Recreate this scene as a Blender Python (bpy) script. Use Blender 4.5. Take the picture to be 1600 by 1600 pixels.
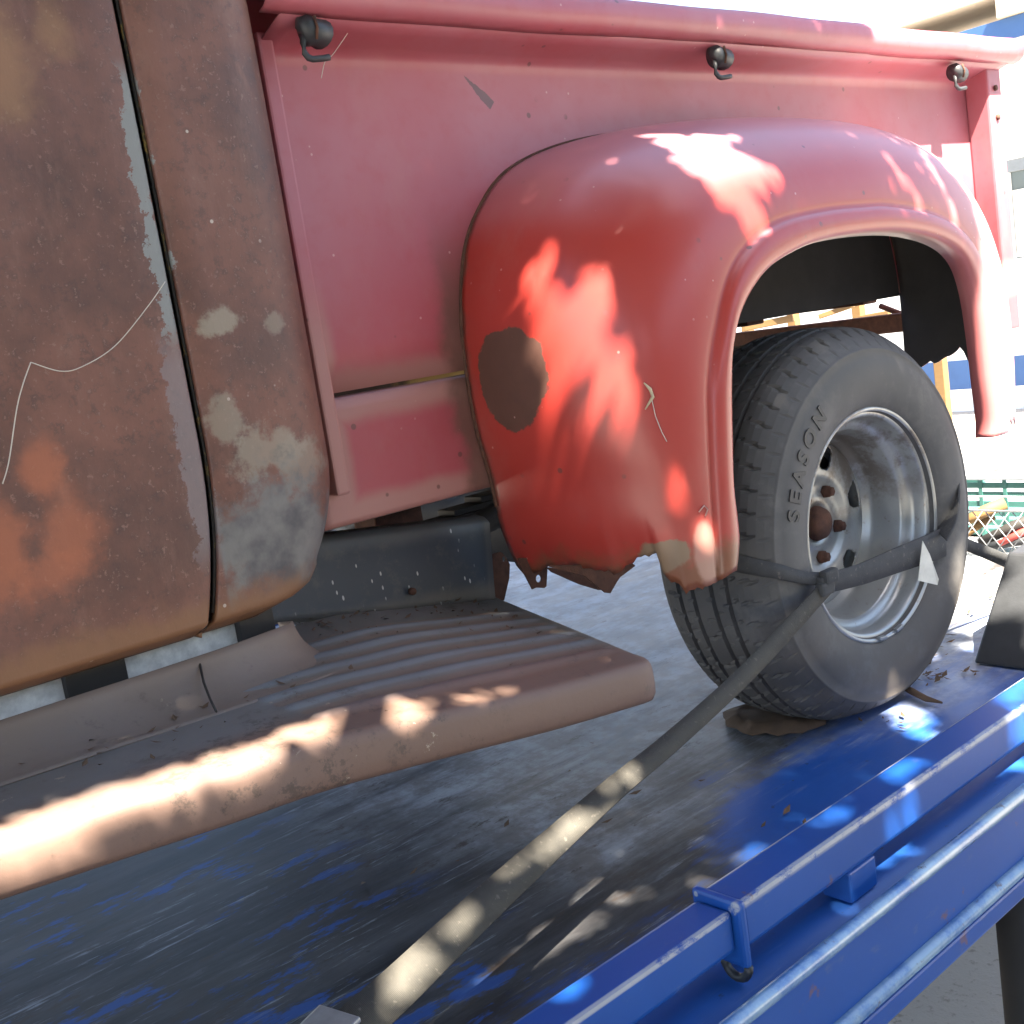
import bpy, bmesh, math, random
from mathutils import Vector, Matrix
from mathutils.bvhtree import BVHTree
random.seed(7)
for o in list(bpy.data.objects): bpy.data.objects.remove(o)
sc = bpy.context.scene
COL = sc.collection

# ------------------------------------------------------------------ camera
FPX, YAW, PITCH, ROLL = 1817.6, 0.70161, 0.15523, 0.15125
CAM = Vector((-1.82412, -1.15953, 0.79171))
def cam_axes():
    f = Vector((math.sin(YAW)*math.cos(PITCH), math.cos(YAW)*math.cos(PITCH), -math.sin(PITCH)))
    r = Vector((math.cos(YAW), -math.sin(YAW), 0)); d = f.cross(r)
    r2 = r*math.cos(ROLL)+d*math.sin(ROLL); d2 = -r*math.sin(ROLL)+d*math.cos(ROLL)
    return r2, d2, f
CR, CD, CF = cam_axes()
cd = bpy.data.cameras.new('camera'); cam = bpy.data.objects.new('camera', cd); COL.objects.link(cam)
cd.sensor_width = 36; cd.lens = FPX/1600*36; cd.clip_start = 0.02; cd.clip_end = 500
M = Matrix((CR, -CD, -CF)).transposed().to_4x4(); M.translation = CAM; cam.matrix_world = M
sc.camera = cam
sc.cycles.max_bounces = 6; sc.cycles.diffuse_bounces = 3; sc.cycles.glossy_bounces = 3
def ray(x, y): return CR*((x-800)/FPX) + CD*((y-800)/FPX) + CF
def onY(x, y, Y): d = ray(x, y); return CAM + d*((Y-CAM.y)/d.y)
def onZ(x, y, Z): d = ray(x, y); return CAM + d*((Z-CAM.z)/d.z)
def onX(x, y, X): d = ray(x, y); return CAM + d*((X-CAM.x)/d.x)
def proj(P):
    q = Vector(P)-CAM; z = q.dot(CF); return 800+FPX*q.dot(CR)/z, 800+FPX*q.dot(CD)/z

# ------------------------------------------------------------------ light
SUN = Vector((-0.15, -0.50, 0.853)).normalized()        # direction towards the sun
el = math.asin(SUN.z); az = math.atan2(SUN.x, SUN.y)
w = bpy.data.worlds.new('World'); sc.world = w; w.use_nodes = True
nt = w.node_tree; nt.nodes.clear()
sky = nt.nodes.new('ShaderNodeTexSky'); sky.sky_type = 'NISHITA'; sky.sun_disc = False
sky.sun_elevation = el; sky.sun_rotation = az; sky.dust_density = 2.5; sky.air_density = 1.0
bg = nt.nodes.new('ShaderNodeBackground'); bg.inputs[1].default_value = 0.06
wo = nt.nodes.new('ShaderNodeOutputWorld')
nt.links.new(sky.outputs[0], bg.inputs[0]); nt.links.new(bg.outputs[0], wo.inputs[0])
ld = bpy.data.lights.new('sun', 'SUN'); ld.energy = 5.0; ld.angle = math.radians(0.53); ld.color = (1, .91, .76)
lo = bpy.data.objects.new('sun', ld); COL.objects.link(lo)
lo.rotation_euler = (-SUN).to_track_quat('-Z', 'Y').to_euler(); lo.location = (-2, -6, 9)
sc.view_settings.view_transform = 'Standard'; sc.view_settings.look = 'None'
sc.view_settings.gamma = 1; sc.view_settings.exposure = 3.4; sc.view_settings.use_curve_mapping = False

# ------------------------------------------------------------------ material helpers
class NB:
    def __init__(s, name):
        s.m = bpy.data.materials.new(name); s.m.use_nodes = True; s.t = s.m.node_tree; s.t.nodes.clear()
        s.out = s.n('ShaderNodeOutputMaterial'); s.b = s.n('ShaderNodeBsdfPrincipled')
        s.t.links.new(s.b.outputs[0], s.out.inputs[0]); s.g = s.n('ShaderNodeNewGeometry'); s.pos = s.g.outputs['Position']
    def n(s, k): return s.t.nodes.new(k)
    def put(s, sock, v):
        if hasattr(v, 'is_output'): s.t.links.new(v, sock)
        elif isinstance(v, (tuple, list)) and len(v) == 3 and sock.type == 'RGBA': sock.default_value = (*v, 1)
        else: sock.default_value = v
    def vec(s, sc_=(1, 1, 1), off=(0, 0, 0), v=None):
        a = s.n('ShaderNodeVectorMath'); a.operation = 'MULTIPLY_ADD'
        s.put(a.inputs[0], v or s.pos); a.inputs[1].default_value = sc_; a.inputs[2].default_value = off; return a.outputs[0]
    def noise(s, scale, detail=4, rough=.55, v=None, dist=0, col=False):
        a = s.n('ShaderNodeTexNoise'); a.inputs['Scale'].default_value = scale; a.inputs['Detail'].default_value = detail
        a.inputs['Roughness'].default_value = rough; a.inputs['Distortion'].default_value = dist
        s.put(a.inputs['Vector'], v or s.pos); return a.outputs[1 if col else 0]
    def voro(s, scale, v=None, feat='F1'):
        a = s.n('ShaderNodeTexVoronoi'); a.feature = feat; a.inputs['Scale'].default_value = scale
        s.put(a.inputs['Vector'], v or s.pos); return a.outputs['Distance']
    def math(s, op, a, b=0., c=0.):
        m = s.n('ShaderNodeMath'); m.operation = op
        s.put(m.inputs[0], a); s.put(m.inputs[1], b); s.put(m.inputs[2], c); return m.outputs[0]
    def step(s, v, lo, hi, o0=0., o1=1.):
        m = s.n('ShaderNodeMapRange'); m.interpolation_type = 'SMOOTHSTEP'
        if lo > hi: lo, hi, o0, o1 = hi, lo, o1, o0
        s.put(m.inputs[0], v); m.inputs[1].default_value = lo; m.inputs[2].default_value = hi
        m.inputs[3].default_value = o0; m.inputs[4].default_value = o1; return m.outputs[0]
    def mix(s, f, a, b):
        m = s.n('ShaderNodeMix'); m.data_type = 'RGBA'; s.put(m.inputs[0], f); s.put(m.inputs[6], a); s.put(m.inputs[7], b); return m.outputs[2]
    def mixf(s, f, a, b):
        m = s.n('ShaderNodeMix'); m.data_type = 'FLOAT'; s.put(m.inputs[0], f); s.put(m.inputs[2], a); s.put(m.inputs[3], b); return m.outputs[0]
    def sep(s, v=None):
        m = s.n('ShaderNodeSeparateXYZ'); s.put(m.inputs[0], v or s.pos); return m.outputs
    def ell(s, c, r, wob=.35, wscale=14, soft=.3):
        """mask: an uneven blotch round the point c with radii r"""
        v = s.vec(tuple(1/k for k in r), tuple(-a/k for a, k in zip(c, r)))
        l = s.n('ShaderNodeVectorMath'); l.operation = 'LENGTH'; s.put(l.inputs[0], v)
        d = s.math('ADD', l.outputs['Value'], s.math('MULTIPLY', s.math('SUBTRACT', s.noise(wscale, 5, .65), .5), wob*3))
        return s.step(d, 1+soft/2, 1-soft/2)
    def bump(s, h, strength=.3, dist=.002):
        a = s.n('ShaderNodeBump'); a.inputs['Strength'].default_value = strength; a.inputs['Distance'].default_value = dist
        s.put(a.inputs['Height'], h); s.t.links.new(a.outputs[0], s.b.inputs['Normal'])
    def fin(s, color, rough=.6, metal=0., spec=None, coat=None):
        s.put(s.b.inputs['Base Color'], color); s.put(s.b.inputs['Roughness'], rough); s.put(s.b.inputs['Metallic'], metal)
        if spec is not None: s.put(s.b.inputs['Specular IOR Level'], spec)
        if coat: s.put(s.b.inputs['Coat Weight'], coat[0]); s.put(s.b.inputs['Coat Roughness'], coat[1])
        return s.m
def flat(name, c, rough=.6, metal=0., var=.25, scale=25, bump=.15):
    b = NB(name); n = b.noise(scale, 5, .6); f = b.math('MULTIPLY_ADD', n, var*2, 1-var)
    m = b.n('ShaderNodeVectorMath'); m.operation = 'SCALE'; m.inputs[0].default_value = c; b.put(m.inputs[3], f)
    b.bump(b.noise(scale*6, 4), bump, .001); return b.fin(m.outputs[0], rough, metal)

# ------------------------------------------------------------------ materials
def red_paint(name, fender):
    b = NB(name); x, y, z = b.sep()
    n1 = b.noise(3.5, 5, .6); n2 = b.noise(30, 5, .6); chalk = b.step(b.noise(2.2, 4, .6), .3, .7)
    red = (.35, .030, .021) if fender else (.34, .042, .055)
    pink = (.37, .05, .04) if fender else (.37, .135, .168)
    c = b.mix(b.math('MULTIPLY', chalk, .45) if fender else b.math('MULTIPLY', b.math('MULTIPLY_ADD', chalk, .5, .4), b.step(b.math('ADD', z, b.math('MULTIPLY', n1, .15)), .8, 1.15, .25, 1)), red, pink)
    c = b.mix(b.step(n2, .45, .75, 0, .22), c, (.33, .03, .03))
    ro = b.math('MULTIPLY_ADD', n1, .2, .3 if fender else .36)
    if fender:
        zz = b.math('ADD', z, b.math('MULTIPLY', b.noise(14, 6, .7), -.14))
        front = b.step(x, -.2, -.4)
        hem = b.math('MULTIPLY', b.step(zz, .375, .325), front)
        c = b.mix(b.math('MULTIPLY', hem, .9), c, (.16, .065, .03))
        ed = b.step(b.math('ADD', y, b.math('MULTIPLY', b.noise(20, 5), .05)), .305, .325)
        c = b.mix(b.math('MULTIPLY', ed, .8), c, (.14, .07, .05))
        p = onY(814, 586, .20)
        spot = b.ell(p, (.072, .072, .083), .22, 13, .05)
        c = b.mix(spot, c, b.mix(n2, (.075, .032, .022), (.11, .045, .03))); ro = b.mixf(spot, ro, .8)
        q = onY(1040, 870, 0.0)
        sp2 = b.ell(q, (.03, .05, .025), .5, 20, .2); c = b.mix(sp2, c, (.2, .13, .08))
        q = onY(1100, 860, -.03)
        sp3 = b.ell(q, (.02, .04, .05), .25, 12, .3); c = b.mix(b.math('MULTIPLY', sp3, .55), c, (.5, .3, .24))
        # sky reflection painted into the upward faces as a pale lavender tint
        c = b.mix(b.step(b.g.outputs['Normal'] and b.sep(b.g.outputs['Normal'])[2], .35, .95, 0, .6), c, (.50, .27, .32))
        c = b.mix(b.step(b.math('ADD', x, b.math('MULTIPLY', n1, .3)), .1, .75, 0, .5), c, (.52, .30, .32))  # bright sun and glare painted in: paler towards the tail
    else:
        zz = b.math('ADD', z, b.math('MULTIPLY', b.noise(9, 4, .5), .03))
        band = b.math('MULTIPLY', b.step(zz, .80, .765), b.step(zz, .69, .72))
        band = b.math('MAXIMUM', band, b.step(zz, .605, .58))
        band = b.math('MAXIMUM', band, b.math('MULTIPLY', b.step(b.math('ADD', x, b.math('MULTIPLY', b.noise(7), .03)), -.86, -.885), b.step(z, .95, .78)))
        c = b.mix(b.math('MULTIPLY', band, .8), c, (.36, .19, .16))
        fr = b.math('MULTIPLY', b.step(b.math('ADD', x, b.math('MULTIPLY', b.noise(15, 5), .07)), -.66, -.625), b.step(z, 1.02, .8))
        fr = b.math('MULTIPLY', fr, b.step(x, 0, -.3))
        c = b.mix(b.math('MULTIPLY', fr, .9), c, (.12, .06, .045))
        # long dark scratch and an arc of rubbed paint
        p = onY(741, 138, .3); d = (onY(765, 163, .3)-onY(720, 115, .3)).normalized()
        v = b.vec(off=tuple(-k for k in p)); dt = b.n('ShaderNodeVectorMath'); dt.operation = 'DOT_PRODUCT'
        b.put(dt.inputs[0], v); dt.inputs[1].default_value = d
        ln = b.n('ShaderNodeVectorMath'); ln.operation = 'LENGTH'; b.put(ln.inputs[0], v)
        perp = b.math('SQRT', b.math('MAXIMUM', b.math('SUBTRACT', b.math('POWER', ln.outputs['Value'], 2.), b.math('POWER', dt.outputs['Value'], 2.)), 0.))
        wd = b.math('ADD', perp, b.math('MULTIPLY', b.math('SUBTRACT', b.noise(90, 3), .5), .006))
        tap = b.step(dt.outputs['Value'], -.045, .035, .001, .009)
        scr = b.math('MULTIPLY', b.math('LESS_THAN', wd, tap), b.math('LESS_THAN', b.math('ABSOLUTE', dt.outputs['Value']), .041))
        c = b.mix(b.math('MULTIPLY', scr, .85), c, (.09, .05, .055))
    v = b.voro(22, v=b.vec(off=(3, 1, 2))); chip = b.math('MULTIPLY', b.step(v, .12, .08), b.step(b.noise(5, 2), .5, .56))
    c = b.mix(b.math('MULTIPLY', chip, .75), c, (.09, .035, .03))
    lt = b.math('MULTIPLY', b.step(b.voro(37), .09, .06), b.step(b.noise(6, 2, v=b.vec(off=(9, 2, 7))), .54, .58))
    c = b.mix(b.math('MULTIPLY', lt, .5), c, (.6, .4, .36))
    dust = b.step(b.noise(4, 6, .7, v=b.vec((1, 1, .5))), .5, .8, 0, .25); c = b.mix(dust, c, (.38, .2, .17))
    b.bump(b.math('ADD', b.math('MULTIPLY', b.noise(2.2, 2), 4), b.math('MULTIPLY', n2, .12)), .10, .01)
    return b.fin(c, ro, 0, .5, (b.math('MULTIPLY', b.math('SUBTRACT', 1., spot), .22), .2) if fender else (.12, .35))
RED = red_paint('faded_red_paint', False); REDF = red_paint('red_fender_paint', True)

def rust_cab():
    b = NB('rusted_cab_steel'); x, y, z = b.sep()
    st = b.vec((1, 1, .35))
    n1 = b.noise(5, 6, .65); n2 = b.noise(70, 4, .7); n3 = b.noise(18, 6, .7, v=st)
    c = b.mix(b.step(n1, .3, .7), (.078, .036, .028), (.175, .074, .05))
    c = b.mix(b.step(n3, .5, .75, 0, .5), c, (.21, .115, .085))
    c = b.mix(b.step(n2, .5, .68, 0, .6), c, (.055, .03, .027)); c = b.mix(b.step(b.noise(140, 3, .7), .58, .7, 0, .5), c, (.26, .15, .11))
    c = b.mix(b.step(b.noise(2.5, 4), .42, .65, 0, .45), c, (.145, .078, .07))
    warp = b.math('MULTIPLY', b.math('SUBTRACT', b.noise(24, 6, .75), .5), .075)
    def line(xc, wid):   # vertical worn strip beside the door gap
        return b.step(b.math('ADD', b.math('ABSOLUTE', b.math('SUBTRACT', x, xc)), warp), wid, wid*.8)
    blue = (.19, .205, .20)
    up = b.math('MULTIPLY', line(-1.187, .013), b.math('MULTIPLY', b.step(z, .82, .86), b.step(z, 1.17, 1.13)))
    dn = b.math('MULTIPLY', line(-1.195, .018), b.math('MULTIPLY', b.step(z, .54, .6), b.step(z, .86, .8)))
    c = b.mix(b.math('MULTIPLY', up, .9), c, blue); c = b.mix(b.math('MULTIPLY', dn, .55), c, (.19, .17, .18))
    for (px, py, r, a) in ((335, 508, (.025, .1, .018), .8), (430, 505, (.013, .1, .012), .5), (350, 660, (.02, .1, .03), .6), (420, 705, (.05, .12, .028), .65), (470, 720, (.04, .12, .03), .5)):
        c = b.mix(b.math('MULTIPLY', b.ell(onY(px, py, .17), r, .95, 34, .7), a), c, (.25, .215, .165))
    low = b.math('MULTIPLY', b.ell(onY(430, 835, .18), (.10, .2, .075), .8, 17, .6), b.step(x, -1.185, -1.178))
    c = b.mix(b.math('MULTIPLY', low, .9), c, b.mix(b.step(b.noise(16, 4), .35, .65), (.045, .05, .06), (.15, .15, .145)))
    c = b.mix(b.math('MULTIPLY', b.step(b.math('ADD', z, b.math('MULTIPLY', b.noise(24, 4), -.06)), .505, .47), .8), c, (.19, .095, .045))
    for (px, py, r, a) in ((70, 735, (.02, .1, .03), .75), (120, 830, (.035, .1, .05), .7), (90, 900, (.04, .1, .025), .6), (10, 860, (.03, .1, .06), .75), (5, 80, (.03, .1, .06), .55), (90, 35, (.02, .1, .03), .5)):
        c = b.mix(b.math('MULTIPLY', b.ell(onY(px, py, .15), r, .8, 16, 1.2), a), c, (.33, .105, .05) if py > 200 else (.27, .15, .075))
    c = b.mix(b.math('MULTIPLY', b.step(b.voro(26), .07, .05), b.step(b.noise(5), .5, .56)), c, (.4, .34, .29))
    b.bump(b.math('ADD', b.math('MULTIPLY', n2, .5), b.math('MULTIPLY', n3, 1.2)), .25, .0022)
    return b.fin(c, b.math('MULTIPLY_ADD', n1, .25, .42), 0, .45)
CABM = rust_cab()

def board_mat():
    b = NB('worn_running_board_steel'); x, y, z = b.sep()
    st = b.vec((.3, 1, 1)); n1 = b.noise(9, 6, .65, v=st); n2 = b.noise(45, 5, .7); n3 = b.noise(4, 5)
    c = b.mix(n1, (.10, .092, .085), (.165, .148, .13))
    c = b.mix(b.step(n3, .4, .65, 0, .7), c, (.165, .165, .17))
    at = b.n('ShaderNodeAttribute'); at.attribute_name = 'rib'
    c = b.mix(b.math('MULTIPLY', b.step(b.math('ADD', at.outputs['Fac'], b.math('MULTIPLY', b.math('SUBTRACT', n1, .5), .8)), .5, .8), .8), c, (.17, .185, .20))
    c = b.mix(b.math('MULTIPLY', b.step(b.math('ADD', at.outputs['Fac'], b.math('MULTIPLY', b.math('SUBTRACT', n1, .5), .8)), .4, .15), .5), c, (.20, .135, .10))
    out = b.step(b.math('ADD', y, b.math('MULTIPLY', n1, -.03)), .045, -.005)
    c = b.mix(b.math('MULTIPLY', out, .75), c, (.17, .095, .068))
    c = b.mix(b.step(n2, .58, .75, 0, .6), c, (.07, .055, .045))
    flake = b.math('MULTIPLY', b.step(b.noise(34, 6, .75), .63, .68), b.step(b.noise(5, 3), .5, .6))
    c = b.mix(b.math('MULTIPLY', flake, .8), c, (.36, .30, .23))
    dirt = b.math('MULTIPLY', b.step(b.noise(28, 6, .8), .52, .62), b.step(b.noise(3.4, 3, v=b.vec(off=(4, 4, 4))), .45, .6))
    c = b.mix(b.math('MULTIPLY', dirt, .6), c, (.05, .042, .035))
    b.bump(b.math('ADD', n2, b.math('MULTIPLY', flake, .6)), .3, .0018)
    return b.fin(c, b.math('MULTIPLY_ADD', n1, .25, .45), 0, .4)
BOARD = board_mat()
def apron_mat():
    b = NB('dusty_dark_blue_apron'); x, y, z = b.sep(); n1 = b.noise(6, 5, .6); n2 = b.noise(60, 5)
    c = b.mix(n1, (.012, .020, .035), (.035, .045, .058))
    zz = b.math('ADD', z, b.math('MULTIPLY', x, .13))
    c = b.mix(b.step(b.math('ADD', zz, b.math('MULTIPLY', n1, .03)), .385, .415, 0, .7), c, (.11, .115, .11))
    c = b.mix(b.step(b.math('ADD', zz, b.math('MULTIPLY', n1, .03)), .318, .295, 0, .6), c, (.12, .105, .085))
    sp = b.math('MULTIPLY', b.step(b.voro(75, v=b.vec((1, 1, .45))), .16, .10), b.step(b.noise(14, 3), .44, .54))
    c = b.mix(sp, c, (.42, .43, .42)); c = b.mix(b.step(b.noise(26, 6, .75), .5, .72, 0, .45), c, (.10, .095, .08)); b.bump(n2, .15, .001)
    return b.fin(c, b.math('MULTIPLY_ADD', n1, .3, .35), 0, .5)
APRON = apron_mat()
def deck_mat():
    b = NB('worn_blue_steel_deck'); x, y, z = b.sep()
    st = b.vec((1.1, 6, 1)); st2 = b.vec((2.2, 22, 1), (3, 1, 0)); st3 = b.vec((6, 60, 1), (1, 7, 0))
    n1 = b.noise(2.0, 7, .7, v=st); n2 = b.noise(2.0, 7, .75, v=st2); n3 = b.noise(3.2, 6, .65); n4 = b.noise(60, 4); n5 = b.noise(2, 5, .7, v=st3)
    grime = b.mix(b.step(n1, .3, .7), (.012, .011, .014), (.085, .085, .09))
    grime = b.mix(b.step(n3, .45, .7, 0, .6), grime, (.05, .038, .033))
    blue = b.mix(b.noise(6, 4), (.008, .06, .26), (.018, .095, .36))
    yy = b.math('ADD', y, b.math('ADD', b.math('MULTIPLY', b.math('SUBTRACT', n3, .5), .35), b.math('MULTIPLY', b.math('SUBTRACT', b.math('ADD', n1, b.math('MULTIPLY', b.math('SUBTRACT', n2, .5), .6)), .5), .34)))
    yy = b.math('ADD', yy, b.step(x, -.75, -.35, .05, -.2))
    fb = b.step(yy, -.06, -.19)
    pat = b.math('MULTIPLY', b.step(b.noise(5, 6, .7, v=b.vec((.8, 2.2, 1), (1.3, .4, 0))), .54, .6), b.step(x, -.85, -1.05))
    fb = b.math('MAXIMUM', fb, b.math('MULTIPLY', pat, .75))
    c = b.mix(fb, grime, blue)
    scuff = b.math('MULTIPLY', b.step(b.math('ADD', b.math('MULTIPLY', n2, .6), b.math('MULTIPLY', n5, .4)), .53, .63), b.step(b.noise(3, 4, v=b.vec((.7, 2, 1), (5, 5, 5))), .38, .6))
    c = b.mix(b.math('MULTIPLY', scuff, b.mixf(fb, .8, .3)), c, (.36, .39, .43))
    bare_sheen = b.math('MULTIPLY', b.step(b.math('ADD', yy, b.math('MULTIPLY', x, .42)), -.42, .05), b.step(b.math('ADD', x, b.math('MULTIPLY', n3, .3)), -.85, -.45))  # bare steel plus sky reflection painted pale between board and tyre
    c = b.mix(b.math('MULTIPLY', bare_sheen, b.step(n1, .3, .58, .15, .95)), c, b.mix(b.step(b.noise(9, 6, .75), .4, .62), (.20, .19, .185), (.38, .41, .45)))
    c = b.mix(b.math('MULTIPLY', b.step(b.noise(12, 6, .8, v=b.vec((.6, 1.6, 1), (8, 3, 0))), .56, .66), b.math('SUBTRACT', 1., fb)), c, (.055, .042, .035))
    c = b.mix(b.step(n4, .66, .76, 0, .6), c, (.03, .025, .02))
    b.bump(b.math('ADD', b.math('MULTIPLY', n2, 1.), b.math('MULTIPLY', b.noise(1.6, 3), 6)), .12, .002)
    return b.fin(c, b.math('ADD', b.mixf(b.step(x, -.95, -.5), b.math('MULTIPLY_ADD', n1, .25, .42), b.math('MULTIPLY_ADD', n1, .3, .26)), b.math('MULTIPLY', scuff, .15)), b.mixf(fb, .1, .0), b.step(x, -1.0, -.5, .22, .5))
DECK = deck_mat()
def blue_paint():
    b = NB('chipped_blue_rail_paint'); n1 = b.noise(5, 5, .6); n2 = b.noise(40, 5, .7, v=b.vec((.5, 1, 1)))
    c = b.mix(n1, (.005, .050, .24), (.010, .078, .33))
    c = b.mix(b.step(n2, .6, .72, 0, .3), c, (.12, .14, .2))
    x, y, z = b.sep()
    def edge(yc, zc, r): return b.step(b.math('SQRT', b.math('ADD', b.math('POWER', b.math('SUBTRACT', y, yc), 2.), b.math('POWER', b.math('SUBTRACT', z, zc), 2.))), r, r*.6)
    e = b.math('MAXIMUM', edge(-.3235, .0995, .0075), b.math('MAXIMUM', edge(-.319, .094, .007), b.math('MAXIMUM', edge(-.265, .0995, .004), b.math('MAXIMUM', edge(-.366, .0035, .008), edge(-.372, -.1, .007)))))
    wear = b.math('MULTIPLY', e, b.step(b.noise(26, 6, .8, v=b.vec((.55, 1, 1))), .36, .5))
    c = b.mix(b.math('MULTIPLY', wear, .8), c, (.36, .37, .38))
    rs = b.math('MULTIPLY', b.step(b.noise(9, 5, .7), .64, .7), .7); c = b.mix(rs, c, (.17, .075, .04))
    dust = b.step(b.noise(2.2, 5, .6, v=b.vec(off=(2, 8, 1))), .5, .8, 0, .2); c = b.mix(dust, c, (.12, .15, .2))
    b.bump(n2, .12, .001)
    return b.fin(c, b.math('MULTIPLY_ADD', n1, .2, .28), 0, .5)
BLUE = blue_paint()
def bead_mat():
    b = NB('rubbed_sheen_bead'); n = b.noise(8, 6, .7); c = b.mix(b.step(n, .35, .6), (.05, .14, .36), (.22, .33, .45)); c = b.mix(b.step(b.noise(30, 5, .7), .58, .68, 0, .8), c, (.12, .09, .08)); return b.fin(c, .25, .1, .6)  # sky highlight put into the colour as paler blue, with rubbed spots
BEAD = bead_mat()
def rubber():
    b = NB('dusty_tyre_rubber'); x, y, z = b.sep(); n1 = b.noise(7, 5, .6); n2 = b.noise(60, 5, .7)
    c = b.mix(n1, (.05, .05, .052), (.10, .098, .097))
    low = b.step(b.math('ADD', z, b.math('MULTIPLY', n1, -.2)), .2, -.05)
    c = b.mix(b.math('MULTIPLY', low, .55), c, (.115, .09, .068))
    c = b.mix(b.step(n2, .56, .8, 0, .5), c, (.115, .108, .10)); c = b.mix(b.step(b.noise(11, 6, .7), .48, .7, 0, .6), c, (.13, .125, .12))
    b.bump(n2, .25, .0008); return b.fin(c, .68, 0, .35)
RUB = rubber()
def rim_mat():
    b = NB('silver_wheel_paint'); n1 = b.noise(9, 5, .6); n2 = b.noise(50, 5, .7)
    x, y, z = b.sep()
    c = b.mix(n1, (.27, .28, .285), (.40, .41, .41))
    c = b.mix(b.step(n2, .58, .72, 0, .7), c, (.20, .15, .11))
    dirt = b.math('MULTIPLY', b.step(b.noise(14, 5, .7), .42, .62), b.step(b.math('ADD', z, b.math('MULTIPLY', y, .6)), .33, .48))
    c = b.mix(b.math('MULTIPLY', dirt, .8), c, (.15, .12, .10))
    b.bump(n2, .1, .0008); return b.fin(c, b.math('MULTIPLY_ADD', n1, .25, .22), .45, .5)
RIM = rim_mat()
RUST = flat('brown_rust', (.085, .036, .022), .9, 0, .85, 60, .8)
UNDER = flat('dusty_undercoat', (.055, .050, .047), .85, 0, .4, 12, .4)
DARK = flat('dark_greasy_steel', (.025, .022, .02), .7, 0, .5, 20, .4)
BLACK = flat('weathered_black_steel', (.03, .032, .036), .5, 0, .4, 30, .3)
def strap_mat(name, c0, c1):
    b = NB(name); wv = b.n('ShaderNodeTexWave'); wv.inputs['Scale'].default_value = 90; wv.inputs['Distortion'].default_value = 1.5
    uv = b.n('ShaderNodeTexCoord'); b.put(wv.inputs['Vector'], uv.outputs['UV'])
    n = b.noise(35, 5, .7); c = b.mix(n, c0, c1); b.bump(b.math('ADD', wv.outputs['Fac'], n), .35, .001)
    c = b.mix(b.step(b.noise(120, 3), .6, .75, 0, .4), c, (.2, .18, .15)); return b.fin(c, .8, 0, .25)
STRAP = strap_mat('dirty_black_webbing', (.03, .032, .036), (.075, .075, .075))
WOODW = flat('flaking_white_wood', (.72, .72, .69), .85, 0, .6, 60, .6)
def wood_mat():
    b = NB('raw_timber'); n = b.noise(12, 5, .6, v=b.vec((1, 1, 4))); return b.fin(b.mix(n, (.12, .065, .02), (.24, .14, .05)), .75)
WOOD = wood_mat()
def ground_mat():
    b = NB('grey_yard_concrete'); n1 = b.noise(1.2, 6, .6); n2 = b.noise(40, 5, .7)
    c = b.mix(n1, (.26, .245, .22), (.38, .36, .33)); c = b.mix(b.step(n2, .55, .7, 0, .6), c, (.14, .12, .10))
    b.bump(n2, .5, .006); return b.fin(c, .9)
GROUND = ground_mat()
WALLM = flat('white_wall_paint', (.78, .78, .76), .8, 0, .06, 3, .1)
BLUEW = flat('dark_blue_wall_paint', (.03, .085, .22), .6, 0, .15, 5, .1)
TAN = flat('tan_soffit_paint', (.50, .42, .33), .8, 0, .1, 4, .1)
GREENP = flat('green_crate_plastic', (.05, .16, .14), .5, 0, .3, 20, .1)
WIRE = flat('galvanised_wire', (.30, .31, .32), .45, .6, .3, 60, .1)
CREAM = flat('curtain_cloth', (.6, .6, .55), .9, 0, .15, 6, .1)
BARK = flat('tree_bark', (.10, .075, .055), .9, 0, .5, 18, .8)
BRASS = flat('old_yellow_seal', (.30, .21, .035), .6, 0, .8, 90, .3)
TAG = flat('dirty_white_label', (.55, .54, .48), .7, 0, .3, 30, .2)
DRYLEAF = flat('dry_leaf_brown', (.10, .06, .035), .9, 0, .6, 30, .2)
def leaf_mat():
    b = NB('green_foliage'); n = b.noise(1.7, 3); c = b.mix(n, (.04, .085, .02), (.09, .14, .035)); return b.fin(c, .55)
LEAF = leaf_mat()
def glass_mat():
    b = NB('window_glass'); b.b.inputs['Transmission Weight'].default_value = .0
    return b.fin((.10, .12, .125), .05, 0, .8)
GLASS = glass_mat()

# ------------------------------------------------------------------ mesh helpers
def link(name, me, mat=None, parent=None):
    o = bpy.data.objects.new(name, me); COL.objects.link(o)
    if mat:
        for m in (mat if isinstance(mat, (list, tuple)) else [mat]): me.materials.append(m)
    if parent:
        o.parent = parent
        off = wloc(parent); me.transform(Matrix.Translation(-off))
    return o
def wloc(o):
    v = Vector((0, 0, 0))
    while o: v += o.location; o = o.parent
    return v
def thing(name, label, cat, loc=(0, 0, 0), group=None):
    o = bpy.data.objects.new(name, None); COL.objects.link(o); o.location = loc; o.empty_display_size = .1
    return tag(o, label, cat, group)
def tag(o, label=None, cat=None, group=None, kind=None):
    if label: o['label'] = label
    if cat: o['category'] = cat
    if group: o['group'] = group
    if kind: o['kind'] = kind
    return o
def base(o):      # move a one-mesh thing's origin to its base centre
    me = o.data; xs = [v.co for v in me.vertices]
    c = Vector((sum(v.x for v in xs)/len(xs), sum(v.y for v in xs)/len(xs), min(v.z for v in xs)))
    me.transform(Matrix.Translation(-c)); o.location = c; return o
def mesh(name, verts, faces, mat, parent=None, smooth=True, uvs=None):
    me = bpy.data.meshes.new(name); me.from_pydata([tuple(v) for v in verts], [], faces)
    if smooth:
        for p in me.polygons: p.use_smooth = True
    if uvs:
        l = me.uv_layers.new(name='uv')
        for p in me.polygons:
            for li, vi in zip(p.loop_indices, p.vertices): l.data[li].uv = uvs[vi]
    me.update(); return link(name, me, mat, parent)
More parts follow.
